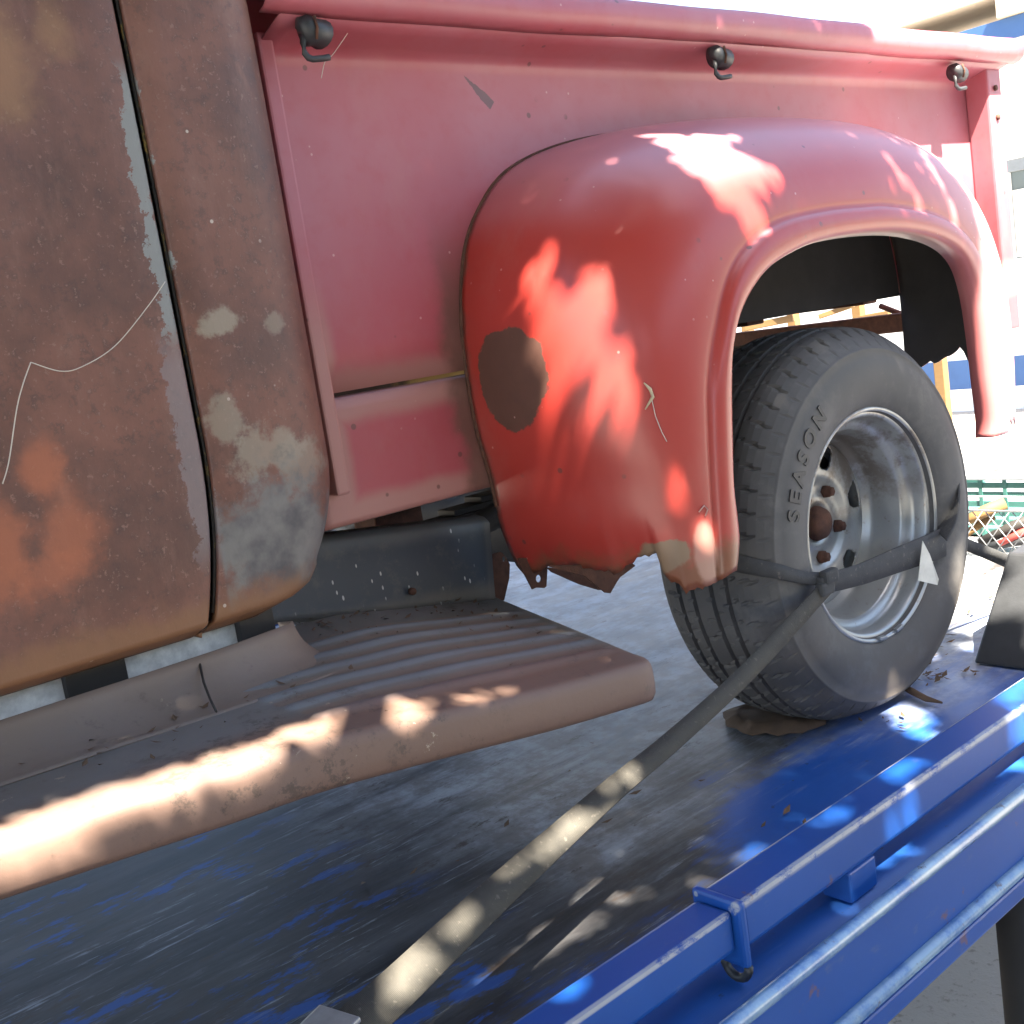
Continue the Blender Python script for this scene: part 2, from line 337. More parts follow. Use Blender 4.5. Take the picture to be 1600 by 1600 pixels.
def fixn(o, outward=None):
    bm = bmesh.new(); bm.from_mesh(o.data); bmesh.ops.recalc_face_normals(bm, faces=bm.faces); bm.to_mesh(o.data); bm.free(); return o
def grid(name, rows, mat, parent=None, solid=0., off=-1., inner=None, close=False, skip=None, smooth=True):
    nr, nc = len(rows), len(rows[0]); V = [p for r in rows for p in r]; F = []
    for i in range(nr-1):
        for j in range(nc if close else nc-1):
            if skip and skip(i, j): continue
            j2 = (j+1) % nc
            F.append((i*nc+j, i*nc+j2, (i+1)*nc+j2, (i+1)*nc+j))
    o = mesh(name, V, F, mat, parent, smooth)
    if solid:
        m = o.modifiers.new('thickness', 'SOLIDIFY'); m.thickness = solid; m.offset = off; m.use_even_offset = False
        if inner: o.data.materials.append(inner); m.material_offset = 1; m.material_offset_rim = 0
    return o
def box_bm(bm, lo, hi, bev=0.):
    r = bmesh.ops.create_cube(bm, size=1); vs = r['verts']
    for v in vs: v.co = Vector([lo[k]+(v.co[k]+.5)*(hi[k]-lo[k]) for k in range(3)])
    if bev:
        es = list({e for v in vs for e in v.link_edges})
        bmesh.ops.bevel(bm, geom=es, offset=bev, segments=2, profile=.6, affect='EDGES', clamp_overlap=True)
def box(name, lo, hi, mat, parent=None, bev=.003, jit=0.):
    bm = bmesh.new(); box_bm(bm, lo, hi, bev); return from_bm(name, bm, mat, parent, False)
def from_bm(name, bm, mat, parent=None, smooth=True):
    me = bpy.data.meshes.new(name); bm.to_mesh(me); bm.free()
    for p in me.polygons: p.use_smooth = smooth
    return link(name, me, mat, parent)
def beam(name, a, b, wd, ht, mat, parent=None, bev=.003, up=Vector((0, 0, 1))):
    a, b = Vector(a), Vector(b); d = (b-a); L = d.length; d.normalize(); s = d.cross(up).normalized(); u = s.cross(d)
    bm = bmesh.new(); box_bm(bm, (0, -wd/2, -ht/2), (L, wd/2, ht/2), bev)
    Mx = Matrix((d, -s, u)).transposed().to_4x4(); Mx.translation = a; bmesh.ops.transform(bm, matrix=Mx, verts=bm.verts)
    return from_bm(name, bm, mat, parent, False)
def tube(name, pts, r, mat, parent=None, seg=10, cap=True):
    pts = [Vector(p) for p in pts]; V = []; F = []; n = len(pts); up = Vector((.13, .31, .94))
    rr = r if isinstance(r, (list, tuple)) else [r]*n
    for i, p in enumerate(pts):
        d = (pts[min(i+1, n-1)]-pts[max(i-1, 0)]).normalized(); s = d.cross(up)
        if s.length < .05: s = d.cross(Vector((1, 0, 0)))
        s.normalize(); u = s.cross(d)
        for k in range(seg):
            a = 2*math.pi*k/seg; V.append(p+(s*math.cos(a)+u*math.sin(a))*rr[i])
    for i in range(n-1):
        for k in range(seg): F.append((i*seg+k, i*seg+(k+1) % seg, (i+1)*seg+(k+1) % seg, (i+1)*seg+k))
    if cap: F.append(tuple(range(seg))[::-1]); F.append(tuple((n-1)*seg+k for k in range(seg)))
    return fixn(mesh(name, V, F, mat, parent))
def spline(P, n):
    P = [Vector(p) for p in P]; L = [0]
    for a, b in zip(P, P[1:]): L.append(L[-1]+(b-a).length)
    out = []
    for k in range(n):
        t = L[-1]*k/(n-1); i = 0
        while i < len(L)-2 and t > L[i+1]: i += 1
        f = (t-L[i])/max(L[i+1]-L[i], 1e-9)
        p0, p1, p2, p3 = P[max(i-1, 0)], P[i], P[i+1], P[min(i+2, len(P)-1)]
        out.append(.5*((2*p1)+(p2-p0)*f+(2*p0-5*p1+4*p2-p3)*f*f+(3*p1-p0-3*p2+p3)*f**3))
    return out
def ribbon(name, pts, wdir, wid, thick, mat, parent=None, n=60):
    """webbing: path pts, width directions wdir, widths wid"""
    P = spline(pts, n); Wd = spline([Vector(k).normalized()*q for k, q in zip(wdir, wid)], n); V = []; F = []; U = []
    for i in range(n):
        d = (P[min(i+1, n-1)]-P[max(i-1, 0)]).normalized(); wv = Wd[i]; nn = d.cross(wv).normalized()*thick/2
        for s, t in ((-.5, 1), (0, 1.25), (.5, 1), (.5, -1), (0, -1.25), (-.5, -1)):
            V.append(P[i]+wv*s+nn*t); U.append((i*.03, s))
    for i in range(n-1):
        for k in range(6): F.append((i*6+k, i*6+(k+1) % 6, (i+1)*6+(k+1) % 6, (i+1)*6+k))
    F.append((5, 4, 3, 2, 1, 0)); F.append(tuple((n-1)*6+k for k in range(6)))
    return fixn(mesh(name, V, F, mat, parent, True, U))
def revolve(name, prof, seg, c, mat, parent=None, fn=None, skip=None, solid=0., close_prof=False):
    """profile of (radius, y) turned about the wheel's axle"""
    rows = []
    for i in range(seg):
        a = 2*math.pi*i/seg; row = []
        for j, (r, y) in enumerate(prof):
            if fn: r, y = fn(a, j, r, y)
            row.append(Vector((c[0]+r*math.cos(a), c[1]+y, c[2]+r*math.sin(a))))
        rows.append(row)
    nc = len(prof); V = [p for r in rows for p in r]; F = []
    for i in range(seg):
        for j in range(nc-1):
            if skip and skip(i, j): continue
            i2 = (i+1) % seg; F.append((i*nc+j, i2*nc+j, i2*nc+j+1, i*nc+j+1))
    o = mesh(name, V, F, mat, parent)
    if solid: m = o.modifiers.new('thickness', 'SOLIDIFY'); m.thickness = solid; m.offset = 0
    return o
# ------------------------------------------------------------------ setting
GZ = -1.08
g = mesh('ground', [(-60, -60, GZ), (90, -60, GZ), (90, 90, GZ), (-60, 90, GZ)], [(0, 1, 2, 3)], GROUND, None, False)
tag(g, kind='structure')

# ------------------------------------------------------------------ tow bed
T = thing('tow_truck_bed', 'blue steel flatbed deck with side rail carrying the old red pickup', 'flatbed', (-.7, .85, GZ))
X0, X1, YE, YF = -4.2, 2.7, -.352, 2.05
nx, ny = 80, 30
rows = []
for i in range(nx+1):
    x = X0+(X1-X0)*i/nx
    rows.append([Vector((x, YE+(YF-YE)*j/ny, -.0025+.002*math.sin(x*5.1+j*.7)*math.sin(j*.9+x))) for j in range(ny+1)])
grid('deck_plate', [r[::-1] for r in rows], DECK, T, .006, -1)
tube('edge_bead', [(X0, -.358, .0), (-2, -.358, .001), (X1, -.358, 0)], .0105, BEAD, T, 14)
box('side_channel', (X0, -.360, -.103), (X1, -.345, -.004), BLUE, T, .003)
tube('lower_bead', [(X0, -.362, -.104), (0, -.362, -.104), (X1, -.362, -.104)], .011, BEAD, T, 14)
box('lower_lip', (X0, -.372, -.142), (X1, -.350, -.112), BLUE, T, .004)
box('far_channel', (X0, YF-.02, -.14), (X1, YF+.004, .012), BLUE, T, .004)
for yb in (.35, 1.3): box('chassis_rail', (X0, yb, -.32), (X1-.3, yb+.08, -.145), BLACK, T, .008)
for i in range(7): box('cross_member', (X0+.3+i, -.34, -.143), (X0+.38+i, 2.0, -.03), BLACK, T, .004)
# side rail in two lengths with an end plate and a keeper at the joint
box('side_rail', (-.862, -.324, .042), (X1, -.264, .100), BLUE, T, .006)
box('side_rail', (X0, -.319, .044), (-.876, -.266, .094), BLUE, T, .006)
bm = bmesh.new(); box_bm(bm, (-.8745, -.331, .022), (-.8635, -.258, .106), .005); from_bm('rail_end_plate', bm, BLUE, T, False)
tube('rail_keeper', [(-.869, -.31+.018*math.cos(a), .024+.02*math.sin(a)) for a in [math.pi*(1+k/10) for k in range(11)]], .0055, BLACK, T, 8)
for xp in (-3.65, -2.65, -1.65, -.652, .35, 1.35, 2.3):
    box('rail_post', (xp, -.326, .001), (xp+.062, -.282, .0425), BLUE, T, .003)
for (xp, yp) in ((-3.6, -.30), (2.2, -.30), (-3.6, 1.9), (2.2, 1.9)): tube('support_leg', [(xp, yp, GZ), (xp, yp, -.14)], .04, BLACK, T, 16)
pp = onY(1583, 1420, -.33)
tube('support_leg', [(pp.x, -.33, GZ), (pp.x, -.33, -.60), (pp.x, -.33, -.1425)], .027, flat('matt_black_pole', (.010, .010, .011), .85), T, 20)

# ------------------------------------------------------------------ pickup
P = thing('pickup_truck', 'rusty old stepside pickup with red bed and brown cab on the blue flatbed', 'pickup truck', (0, .95, 0))
def gx(z):   # x of the door gap
    return -1.176 - .028*max(0, (.72-z)/.22)**2
def cy(z):   # side of the cab: fullest at mid height
    return .166 + .10*max(0, .62-z)**2*3 + .05*max(0, z-1.0)**2
zs = [.470, .474, .479, .484, .489, .494, .50, .508, .517, .53, .545, .56, .58, .60, .62, .65, .68, .71, .75, .85, .95, 1.05, 1.15, 1.25, 1.33]
zs = [zs[0], zs[1]] + [z for z in zs[2:]]
# door
rows = []
for z in zs:
    xe = gx(z)-.0045; yy = cy(max(z, .49)); dn = max(0, .488-z)
    r = .03 if z < .53 else 0
    row = []
    for k in range(26):
        x = -2.2+(xe-.006+2.2)*k/25; row.append(Vector((x, yy+dn*2.2, z)))
    row += [Vector((xe-.002, yy+.0015+dn*2.2, z)), Vector((xe, yy+.006+dn*2, z)), Vector((xe, yy+.022, z))]
    rows.append(row)
door = grid('door', rows, CABM, P, .0012, -1)
# rear cab corner
plan = [(-1.0, .022), (-1.0, .006), (-.998, .0015), (-.99, 0), (-.80, 0), (-.60, .001), (-.42, .003), (-.30, .008), (-.2, .017), (-.12, .031), (-.06, .05), (-.025, .072), (-.005, .1), (0, .13), (.0, .17)]
XR = -.962
rows = []
def rshift(z): return max(0, .66-z)**2*2.6/1.0 if z > .5 else .067+(.5-z)*2.2
for z in zs[:-1]+[1.33, 1.5, 1.7]:
    xg = gx(z)+.0045; xr = XR-rshift(z); yy = cy(max(z, .49)); dn = max(0, .49-z)
    rows.append([Vector((xr+(xr-xg)*a, yy+b*(1 if z > .52 else .8)+dn*2.2, z)) for a, b in plan])
grid('cab_corner_panel', rows, CABM, P, .0012, -1)
# jamb behind the gap and the old yellow seal in it
rows = [[Vector((gx(z)-.03, cy(z)+.024, z)), Vector((gx(z)+.03, cy(z)+.024, z))] for z in zs[2:]]
grid('door_jamb', rows, DARK, P)
def seal_mat():
    b = NB('yellowed_door_seal'); n = b.noise(34, 6, .8, v=b.vec((1, 1, .45))); c = b.mix(b.step(n, .52, .66), (.010, .009, .008), (.26, .17, .025)); return b.fin(c, .7)
tube('door_seal', [(gx(z)+.0028, cy(z)+.009, z) for z in [.50+.03*k for k in range(28)]], .0024, seal_mat(), P, 8)
# rest of the cab: sill, back wall, roof, glass
tube('sill', [(-2.3, .228, .478), (-1.6, .228, .478), (-1.12, .23, .479), (-1.06, .25, .482)], [.012, .012, .012, .009], RUST, P, 10)
grid('cab_back_wall', [[Vector((XR+.001, y, z)) for y in (.33, .6, 1.0, 1.4, 1.57)] for z in (.5, .8, 1.1, 1.3, 1.7)], CABM, P, .003)
far = [[Vector((v[0], v[1], v[2])) for v in ((-2.2, 1.735, z), (-1.6, 1.735, z), (-1.1, 1.73, z), (-.99, 1.68, z), (XR, 1.57, z))] for z in (.47, .8, 1.1, 1.33, 1.7)]
grid('far_cab_side', far, CABM, P, .003)
roof = [[Vector((x, y, 1.70+.13*(1-abs((y-.95)/.78)**3)*(1-abs((x+1.58)/.62)**4))) for y in [.175+.0775*k*1.0 for k in range(21)]] for x in [-2.2+.062*k for k in range(21)]]
grid('roof', [r[::-1] for r in roof], CABM, P, .004)
box('window_frame', (-2.2, .172, 1.325), (-1.185, .20, 1.36), CABM, P, .006); box('door_window', (-2.15, .186, 1.36), (-1.23, .19, 1.70), GLASS, P, .001)
box('door_pillar', (-1.23, .172, 1.36), (-1.185, .2, 1.71), CABM, P, .006)

# --- bed
xb0, xb1 = -.93, 1.128
prof = [(.3, .737), (.3, .80), (.3, .9), (.3, 1.0), (.3, 1.1), (.3, 1.195), (.298, 1.21), (.291, 1.220), (.275, 1.226), (.245, 1.235), (.215, 1.245)]
rows = []
for i in range(70):
    x = xb0+(xb1-xb0)*i/69
    rows.append([Vector((x, y-.0018*math.sin(x*6+z*4)*math.sin(z*9+x*2.2), z)) for y, z in prof])
grid('bed_side', rows, RED, P, .0025, -1)
prof = [(.217, 1.2445), (.203, 1.2475), (.193, 1.255), (.189, 1.268), (.190, 1.284), (.198, 1.295), (.214, 1.300), (.27, 1.302), (.34, 1.300), (.345, 1.295), (.345, 1.20)]
rows = []
for i in range(60):
    x = xb0-.03+(1.16-xb0+.03)*i/59
    rows.append([Vector((x, y+.001*math.sin(x*6), z+.0015*math.sin(x*5+1)+.0008*math.sin(x*17))) for y, z in prof])
grid('bed_top_rail', rows, RED, P, .0025, -1)
box('bed_front_flange', (-.936, .270, .592), (-.912, .2985, 1.236), RED, P, .004)
rows = []
for i in range(22):
    x = -.95+(-.60+.95)*i/21
    rows.append([Vector((x, .302+.004*math.sin(k*.9)*0-.001*math.sin(x*20), z)) for k, z in enumerate((.541, .545, .552, .6, .66, .71, .724, .7325))])
for r in rows: r[0].y += .02; r[-1].y += .02
grid('lower_bed_panel', rows, RED, P, .0025, -1)
def seam_mat():
    b = NB('dirty_seam'); x, y, z = b.sep(); f = b.step(b.math('ADD', x, b.math('MULTIPLY', b.noise(30, 4), .12)), -.72, -.66); return b.fin(b.mix(f, (.03, .02, .015), (.30, .20, .07)), .8)
box('seam_strip', (-.95, .312, .722), (-.60, .330, .742), seam_mat(), P, .001)
# stake pocket at the tail
bm = bmesh.new(); box_bm(bm, (1.062, .238, .60), (1.130, .2975, 1.2385), .006); from_bm('stake_pocket', bm, RED, P, False)
for z in (1.19, 1.12): tube('pocket_bolt', [(1.095, .239, z), (1.095, .233, z)], .007, RUST, P, 8)
box('bed_floor', (xb0, .3435, .742), (1.12, 1.60, .770), WOOD, P, .002)
box('bed_front_wall', (-.926, .347, .70), (-.915, 1.60, 1.29), RED, P, .002)
box('tailgate', (1.10, .36, .745), (1.125, 1.56, 1.28), RED, P, .006)
box('far_bed_side', (xb0, 1.601, .74), (1.13, 1.606, 1.30), RED, P, .001)
for k in range(5): box('bed_cross_sill', (-.72+.44*k, .35, .722), (-.66+.44*k, 1.59, .7405), RUST, P, .004)
for y in (.66, 1.22): box('frame_rail', (-2.2, y, .52), (1.0, y+.065, .66), DARK, P, .006)
za, zb_ = onX(1430, 516, 1.17).z, onX(1430, 486, 1.17).z
box('rear_bumper', (1.15, .40, za), (1.19, 1.5, zb_), RUST, P, .006)
tube('bumper_brace', [onX(1375, 478, 1.2), onX(1445, 505, 1.2)], .008, RUST, P, 8)
# tarp hooks
def hook(px, py):
    c = onY(px, py, .215); h = tube('tarp_hook', [(c.x-.016, .222, c.z), (c.x-.015, .221, c.z+.001), (c.x-.006, .218, c.z+.002), (c.x+.006, .216, c.z), (c.x+.015, .218, c.z-.002), (c.x+.018, .222, c.z-.003)], [.008, .0185, .0205, .0175, .0205, .012], BLACK, P, 14)
    tube('hook_rod', [(c.x-.014, .215, c.z-.002), (c.x-.020, .212, c.z-.016), (c.x-.021, .210, c.z-.030), (c.x-.018, .208, c.z-.036), (c.x-.012, .207, c.z-.038), (c.x+.008, .206, c.z-.036), (c.x+.014, .205, c.z-.035)], .0045, BLACK, h, 8)
    tube('hook_pin', [(c.x-.003, .200, c.z+.016), (c.x-.004, .1955, c.z), (c.x-.006, .199, c.z-.014)], .0022, RUST, h, 6)
hook(488, 50); hook(1124, 90); hook(1496, 114)

# --- rear fender
Bc = [(-.600, .400), (-.621, .47), (-.627, .55), (-.640, .631), (-.644, .714), (-.638, .816), (-.613, .915), (-.569, .984), (-.493, 1.045), (-.353, 1.086), (-.152, 1.107), (.1, 1.112), (.3, 1.10), (.45, 1.065), (.57, 1.0), (.64, .91), (.67, .80), (.675, .70), (.672, .62), (.668, .575)]
Lc = [(-.492, .372), (-.486, .43), (-.480, .495), (-.470, .58), (-.455, .665), (-.425, .738), (-.379, .817), (-.313, .866), (-.234, .892), (-.107, .903), (.0, .904), (.092, .901), (.244, .878), (.356, .831), (.419, .753), (.458, .65), (.466, .56), (.462, .50), (.448, .437)]
Oc = [(-.456, .385), (-.440, .43), (-.438, .506), (-.427, .583), (-.414, .659), (-.399, .715), (-.365, .769), (-.299, .817), (-.208, .845), (-.115, .857), (.022, .860), (.148, .851), (.258, .827), (.324, .791), (.356, .733), (.369, .646), (.374, .545), (.378, .47), (.372, .440)]
NT, NU = 120, 52
def sp2(c, n): return spline([(a, 0, b) for a, b in c], n)
B_, L_, O_ = sp2(Bc, NT), sp2(Lc, NT), sp2(Oc, NT)
hem = [(700, 850), (790, 864), (820, 900), (853, 889), (917, 887), (958, 896), (985, 884), (1000, 869), (1014, 872), (1026, 866), (1031, 884), (1040, 905), (1056, 908), (1072, 926), (1110, 915), (1160, 886), (1300, 880)]
def hem_y(px):
    for (a, b), (c, d) in zip(hem, hem[1:]):
        if px <= c: return b+(d-b)*(px-a)/(c-a)
    return 886
YL, YB = -.038, .299
rows = []
for i in range(NT):
    row = []
    o, l, bb = O_[i], L_[i], B_[i]
    # rolled lip: returns inward, then the flat band with its bead
    rad = (l-o).normalized()
    row.append(o - rad*.002 + Vector((0, -.012, 0))); row.append(o + Vector((0, -.040, 0))); row.append(o + rad*.004 + Vector((0, -.049, 0)))
    for f, yo in ((.25, -.052), (.55, -.052), (.8, -.049), (.95, -.044)): row.append(o.lerp(l, f)+Vector((0, yo, 0)))
    row.append(l.lerp(bb, .005)+Vector((0, YL+.002, 0)))
    for k in range(1, NU+1):
        u = k/NU; ph = u*math.pi/2; wv = math.sin(ph)**.92; yf = 1-math.cos(ph)**.86
        q = l.lerp(bb, wv); row.append(Vector((q.x, YL+(YB-YL)*yf, q.z)))
    rows.append(row)
rnd = random.Random(3)
NJ = len(rows[0]); target = []
for j in range(NJ):            # torn hem at the front
    q = rows[0][j].copy(); z = q.z
    for _ in range(6):
        px, py = proj((q.x, q.y, z)); z -= (hem_y(px)-py)/830
    target.append(z + rnd.uniform(-.004, .004)*(1 if 12 < j < NJ-4 else .2))
for i in range(12):
    f = (1-i/12)**1.5
    for j in range(NJ): rows[i][j].z += f*(target[j]-rows[0][j].z) if i else 0
for j in range(NJ): rows[0][j].z = target[j]
tail = [0]*NJ; acc = 0
for j in range(10, NJ): acc = acc*.7+rnd.uniform(-.014, .014); tail[j] = acc+.02*math.sin(j*.31)
for i in range(10):           # ragged inner edge at the tail
    f = (1-i/10)
    for j in range(10, NJ): rows[NT-1-i][j].z += f*tail[j]
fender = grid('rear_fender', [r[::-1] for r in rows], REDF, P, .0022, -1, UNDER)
fender_rows = rows
# bead of mud where the fender is bolted to the bed
tube('fender_welt', [Vector((q.x, .2965, q.z)) for q in B_[6:108]], .0035, RUST, P, 6)
# liner: the bed panel inside the wheel arch
pts = [(q.x, q.z) for q in B_ if q.z > .742]
ctr = Vector((0, .2945, .733)); V = [ctr]+[Vector((a*.985, .2945, b-.006 if b > .8 else b-.012)) for a, b in pts]
mesh('wheel_arch_panel', V, [(0, k, k+1) for k in range(1, len(V)-1)], UNDER, P, False)
# remains of the bottom flange
def plate(name, pxs, Y, mat, thick=.003, dy=0.):
    V = [onY(a, b, Y+dy*i) for i, (a, b) in enumerate(pxs)]
    o = mesh(name, V, [tuple(range(len(V)))], mat, P, False)
    m = o.modifiers.new('thickness', 'SOLIDIFY'); m.thickness = thick; m.offset = 0; return o
def tab(name, pxs, hole, hr, Y, mat):
    n = 24; c = hole; inn, out = [], []
    for k in range(n):
        a = 2*math.pi*k/n; d = (math.cos(a), math.sin(a)); best = None
        for (x0, y0), (x1, y1) in zip(pxs, pxs[1:]+pxs[:1]):
            ex, ey = x1-x0, y1-y0; det = d[0]*(-ey)+ex*d[1]
            if abs(det) < 1e-9: continue
            t = ((x0-c[0])*(-ey)+ex*(y0-c[1]))/det; s = (d[0]*(y0-c[1])-d[1]*(x0-c[0]))/det
            if t > 0 and -1e-6 <= s <= 1+1e-6 and (best is None or t < best): best = t
        inn.append(onY(c[0]+d[0]*hr, c[1]+d[1]*hr*1.35, Y)); out.append(onY(c[0]+d[0]*best, c[1]+d[1]*best, Y))
    V = inn+out; o = mesh(name, V, [(k, (k+1) % n, n+(k+1) % n, n+k) for k in range(n)], mat, P, False)
    m = o.modifiers.new('thickness', 'SOLIDIFY'); m.thickness = .003; m.offset = 0; return o
tab('fender_tab', [(806, 872), (832, 922), (836, 918), (853, 919), (855, 880), (840, 872)], (841, 904), 4.5, .262, RUST)
plate('torn_flange', [(853, 884), (885, 893), (913, 900), (945, 926), (953, 927), (962, 911), (968, 902), (992, 884), (985, 878), (918, 882)], .150, RUST)
plate('torn_flange', [(853, 886), (862, 894), (905, 913), (935, 922), (944, 921), (915, 899), (890, 890)], .215, RUST)

# --- running board hanging low at the back
edge_px = [(1030, 1035, -.06), (870, 1078, -.055), (700, 1117, -.05), (500, 1166, -.046), (350, 1214, -.042), (200, 1259, -.034), (0, 1320, -.026)]
E_ = [onY(*q) for q in edge_px]; E_.append(E_[-1]+(E_[-1]-E_[-2])*1.6)
I_ = [onY(775, 936, .36), onY(640, 950, .36), onY(520, 962, .36), onY(430, 972, .36)]
crease = [onY(420, 1078, .235), onY(335, 1110, .235), onY(170, 1178, .235), onY(0, 1250, .235)]
zz = [q.z for q in crease]
I_ = I_[:3]+[Vector((-1.03, .34, .405)), Vector((-1.10, .27, .400)), Vector((-1.20, .235, .398)), Vector((-1.4, .235, .403)), Vector((-2.0, .235, .42))]
Es, Is = spline(E_, 90), spline(I_, 90)
rows = []; ribval = []
NBW = 120
for i in range(90):
    e, q = Es[i].copy(), Is[i].copy(); row = []
    if i < 5:      # rounded outer corner
        e.y += .030*(1-math.sqrt(max(0, 1-((4.5-i)/4.5)**2)))
    ribf = max(0, min(1, (i-1)/3))*max(0, min(1, (66-i)/18))
    rim = .020
    er = e+Vector((0, rim, .004))
    Lw = (q-er).length; Ln = 13*.023
    for k in range(NBW):
        f = k/(NBW-1); p = q.lerp(er, f); d = (1-f)*Lw-.030; h = 0; rv = .45
        fade = ribf*max(0, min(1, (q.y-.24)/.1)) if i > 40 else ribf
        if 0 < d < .285:
            s = .5-.5*math.cos(d/.0475*2*math.pi); h = .0042*s**1.5*fade; rv = .45+(s-.45)*fade
        p.z += h + .004*math.sin(p.x*5)*math.sin(f*3.1)
        row.append(p); ribval.append(rv)
    for dy, dz in ((.012, .0035), (.006, .001), (.002, -.004), (0, -.012), (-.001, -.03), (0, -.044), (.004, -.051), (.02, -.052)):
        row.append(e+Vector((0, dy, dz))); ribval.append(.3)
    rows.append(row)
rb = grid('running_board', rows, BOARD, P, .0025, -1)
at_ = rb.data.attributes.new('rib', 'FLOAT', 'POINT'); at_.data.foreach_set('value', ribval)
# end lip at the back of the board
rows2 = [[v.copy() for v in rows[0][:NBW+5]], [v+Vector((.006, 0, -.004)) for v in rows[0][:NBW+5]], [v+Vector((.008, 0, -.03)) for v in rows[0][:NBW+5]]]
for j in range(len(rows2[0])):
    zl = min(rows2[0][j].z, rows2[0][NBW-1].z+.06)
grid('board_end_lip', rows2, BOARD, rb, .002, -1)
# kick panel rising from the board to the sill
bl = spline([(-2.0, .122, .409), (-1.7, .122, .402), (-1.4, .122, .395), (-1.2, .122, .389), (-1.12, .127, .386), (-1.06, .145, .383), (-1.015, .18, .380), (-.99, .23, .378), (-.98, .30, .378)], 60)
tl = spline([(-2.0, .203, .447), (-1.7, .203, .447), (-1.4, .203, .447), (-1.2, .203, .448), (-1.13, .207, .449), (-1.09, .217, .448), (-1.065, .235, .445), (-1.055, .262, .44), (-1.052, .30, .434)], 60)
rows = []
for a_, b_ in zip(bl, tl):
    row = []
    for k in range(10):
        a = k/9*math.pi/2; q = a_.lerp(b_, math.sin(a)*.85+.15*k/9); row.append(Vector((q.x, q.y, a_.z-.001+(b_.z-a_.z)*(1-math.cos(a)))))
    rows.append(row)
grid('kick_panel', rows, BOARD, rb, .002, -1)
ks = onY(312, 1037, .200); kb = onY(338, 1112, .118)
tube('panel_seam', [ks, ks.lerp(kb, .35)+Vector((0, .006, -.004)), ks.lerp(kb, .7)+Vector((0, .004, -.004)), kb], .0016, DARK, rb, 6)
# flaking white plank under the sill, with two dark brackets
box('sill_plank', (-2.0, .262, .425), (-1.10, .285, .466), WOODW, P, .002)
for a, b_ in ((102, 196), (372, 424)):
    xa, xbk = onY(a, 1080 if a < 200 else 990, .255).x, onY(b_, 1055 if a < 200 else 970, .255).x
    box('sill_bracket', (xa, .246, .425), (xbk, .2615, .472), DARK, P, .001)
# splash apron
TL, TR, BR, BL = onY(500, 850, .362), onY(765, 817, .362), onY(768, 940, .362), onY(430, 974, .362)
rows = []
ext = (TL-TR)*.5
for i in range(24):
    f = i/23; t = (TL+ext).lerp(TR, f); bt = (BL+(BL-BR)*.35).lerp(BR, f); row = []
    row.append(t+Vector((0, .035, .014))); row.append(t+Vector((0, .012, .010))); row.append(t+Vector((0, .003, .004)))
    for k in range(10): row.append(t.lerp(bt, k/9)+Vector((0, -.004*math.sin(k/9*math.pi)-.012*(k/9)**3, 0)))
    rows.append(row)
ap = grid('splash_apron', rows, APRON, P, .002, -1)
tab('apron_end_tab', [(766, 866), (783, 862), (796, 880), (794, 930), (788, 938), (767, 940)], (790-3, 873), 3.2, .368, RUST)
tube('apron_bolt', [onY(636, 923, .362)+Vector((0, -.018, 0)), onY(636, 923, .362)+Vector((0, -.010, 0))], .006, RUST, ap, 8)
# underneath, seen through the gap below the bed
box('body_mount', onY(590, 835, .5)+Vector((0, 0, -.03)), onY(660, 800, .5)+Vector((0, .07, .02)), RUST, P, .004)
tube('brake_pipe', [(-1.0, .58, .53), (-.6, .57, .515), (-.3, .56, .50), (0, .6, .44)], .009, RUST, P, 8)
tube('exhaust_pipe', [(-1.4, .5, .46), (-.8, .5, .452), (-.5, .52, .44), (-.1, .55, .50), (.5, .55, .46), (1.0, .55, .45)], .024, DARK, P, 12)
for k in range(4): box('leaf_spring', (-.62+.07*k, .60, .43+.012*k), (.62-.07*k, .655, .441+.012*k), DARK, P, .002)
tube('axle', [(0, .20, .345), (0, .7, .345), (0, .9, .345), (0, 1.0, .345), (0, 1.2, .345), (0, 1.7, .345)], [.045, .045, .12, .12, .045, .045], DARK, P, 16)

# --- wheel
WC = Vector((0, 0, .345)); RT = .366
def tyre_fn(ring):
    def fn(a, j, r, y):
        kind = ring[j]
        if kind == 'g': r -= .009
        if kind == 's':     # shoulder ribs cut by slanted sipes
            ph = (a*58/(2*math.pi)+ (y-.07)*8) % 1
            if ph < .10: r -= .0055
        if kind == 'c':
            ph = (a*70/(2*math.pi)+abs(y-.12)*22) % 1
            if ph < .09: r -= .004
        if kind == 't':
            ph = (a*58/(2*math.pi)+ (y-.07)*8) % 1
            if ph < .10: r -= .003
        return r, y
    return fn
prof = [(.196, .02, ''), (.206, .004, ''), (.213, -.002, ''), (.218, -.008, ''), (.224, -.010, ''), (.23, -.014, ''), (.25, -.019, ''), (.268, -.0215, ''), (.285, -.0215, ''), (.300, -.019, ''), (.314, -.0135, ''), (.3155, -.0145, ''), (.319, -.0135, ''), (.3205, -.011, ''), (.330, -.004, 't'), (.340, .006, 't'), (.349, .017, 's'), (.356, .028, 's'), (.3595, .038, 's'), (.361, .046, 's'),
        (.3615, .052, 's'), (.3615, .053, 'g'), (.3625, .061, 'g'), (.3625, .062, 'c'), (.3635, .073, 'c'), (.3640, .084, 'c'), (.3640, .085, 'g'), (.3645, .093, 'g'), (.3645, .094, 'c'), (.365, .106, 'c'), (.365, .114, 'c'), (.365, .126, 'c'), (.365, .127, 'g'), (.3645, .135, 'g'), (.3645, .136, 'c'), (.364, .147, 'c'), (.3635, .158, 'c'), (.3635, .159, 'g'), (.3625, .167, 'g'), (.3625, .168, 's'), (.361, .180, 's'), (.357, .195, 's'), (.349, .207, 's'), (.338, .220, ''), (.32, .231, ''), (.29, .241, ''), (.25, .238, ''), (.22, .228, ''), (.2, .215, '')]
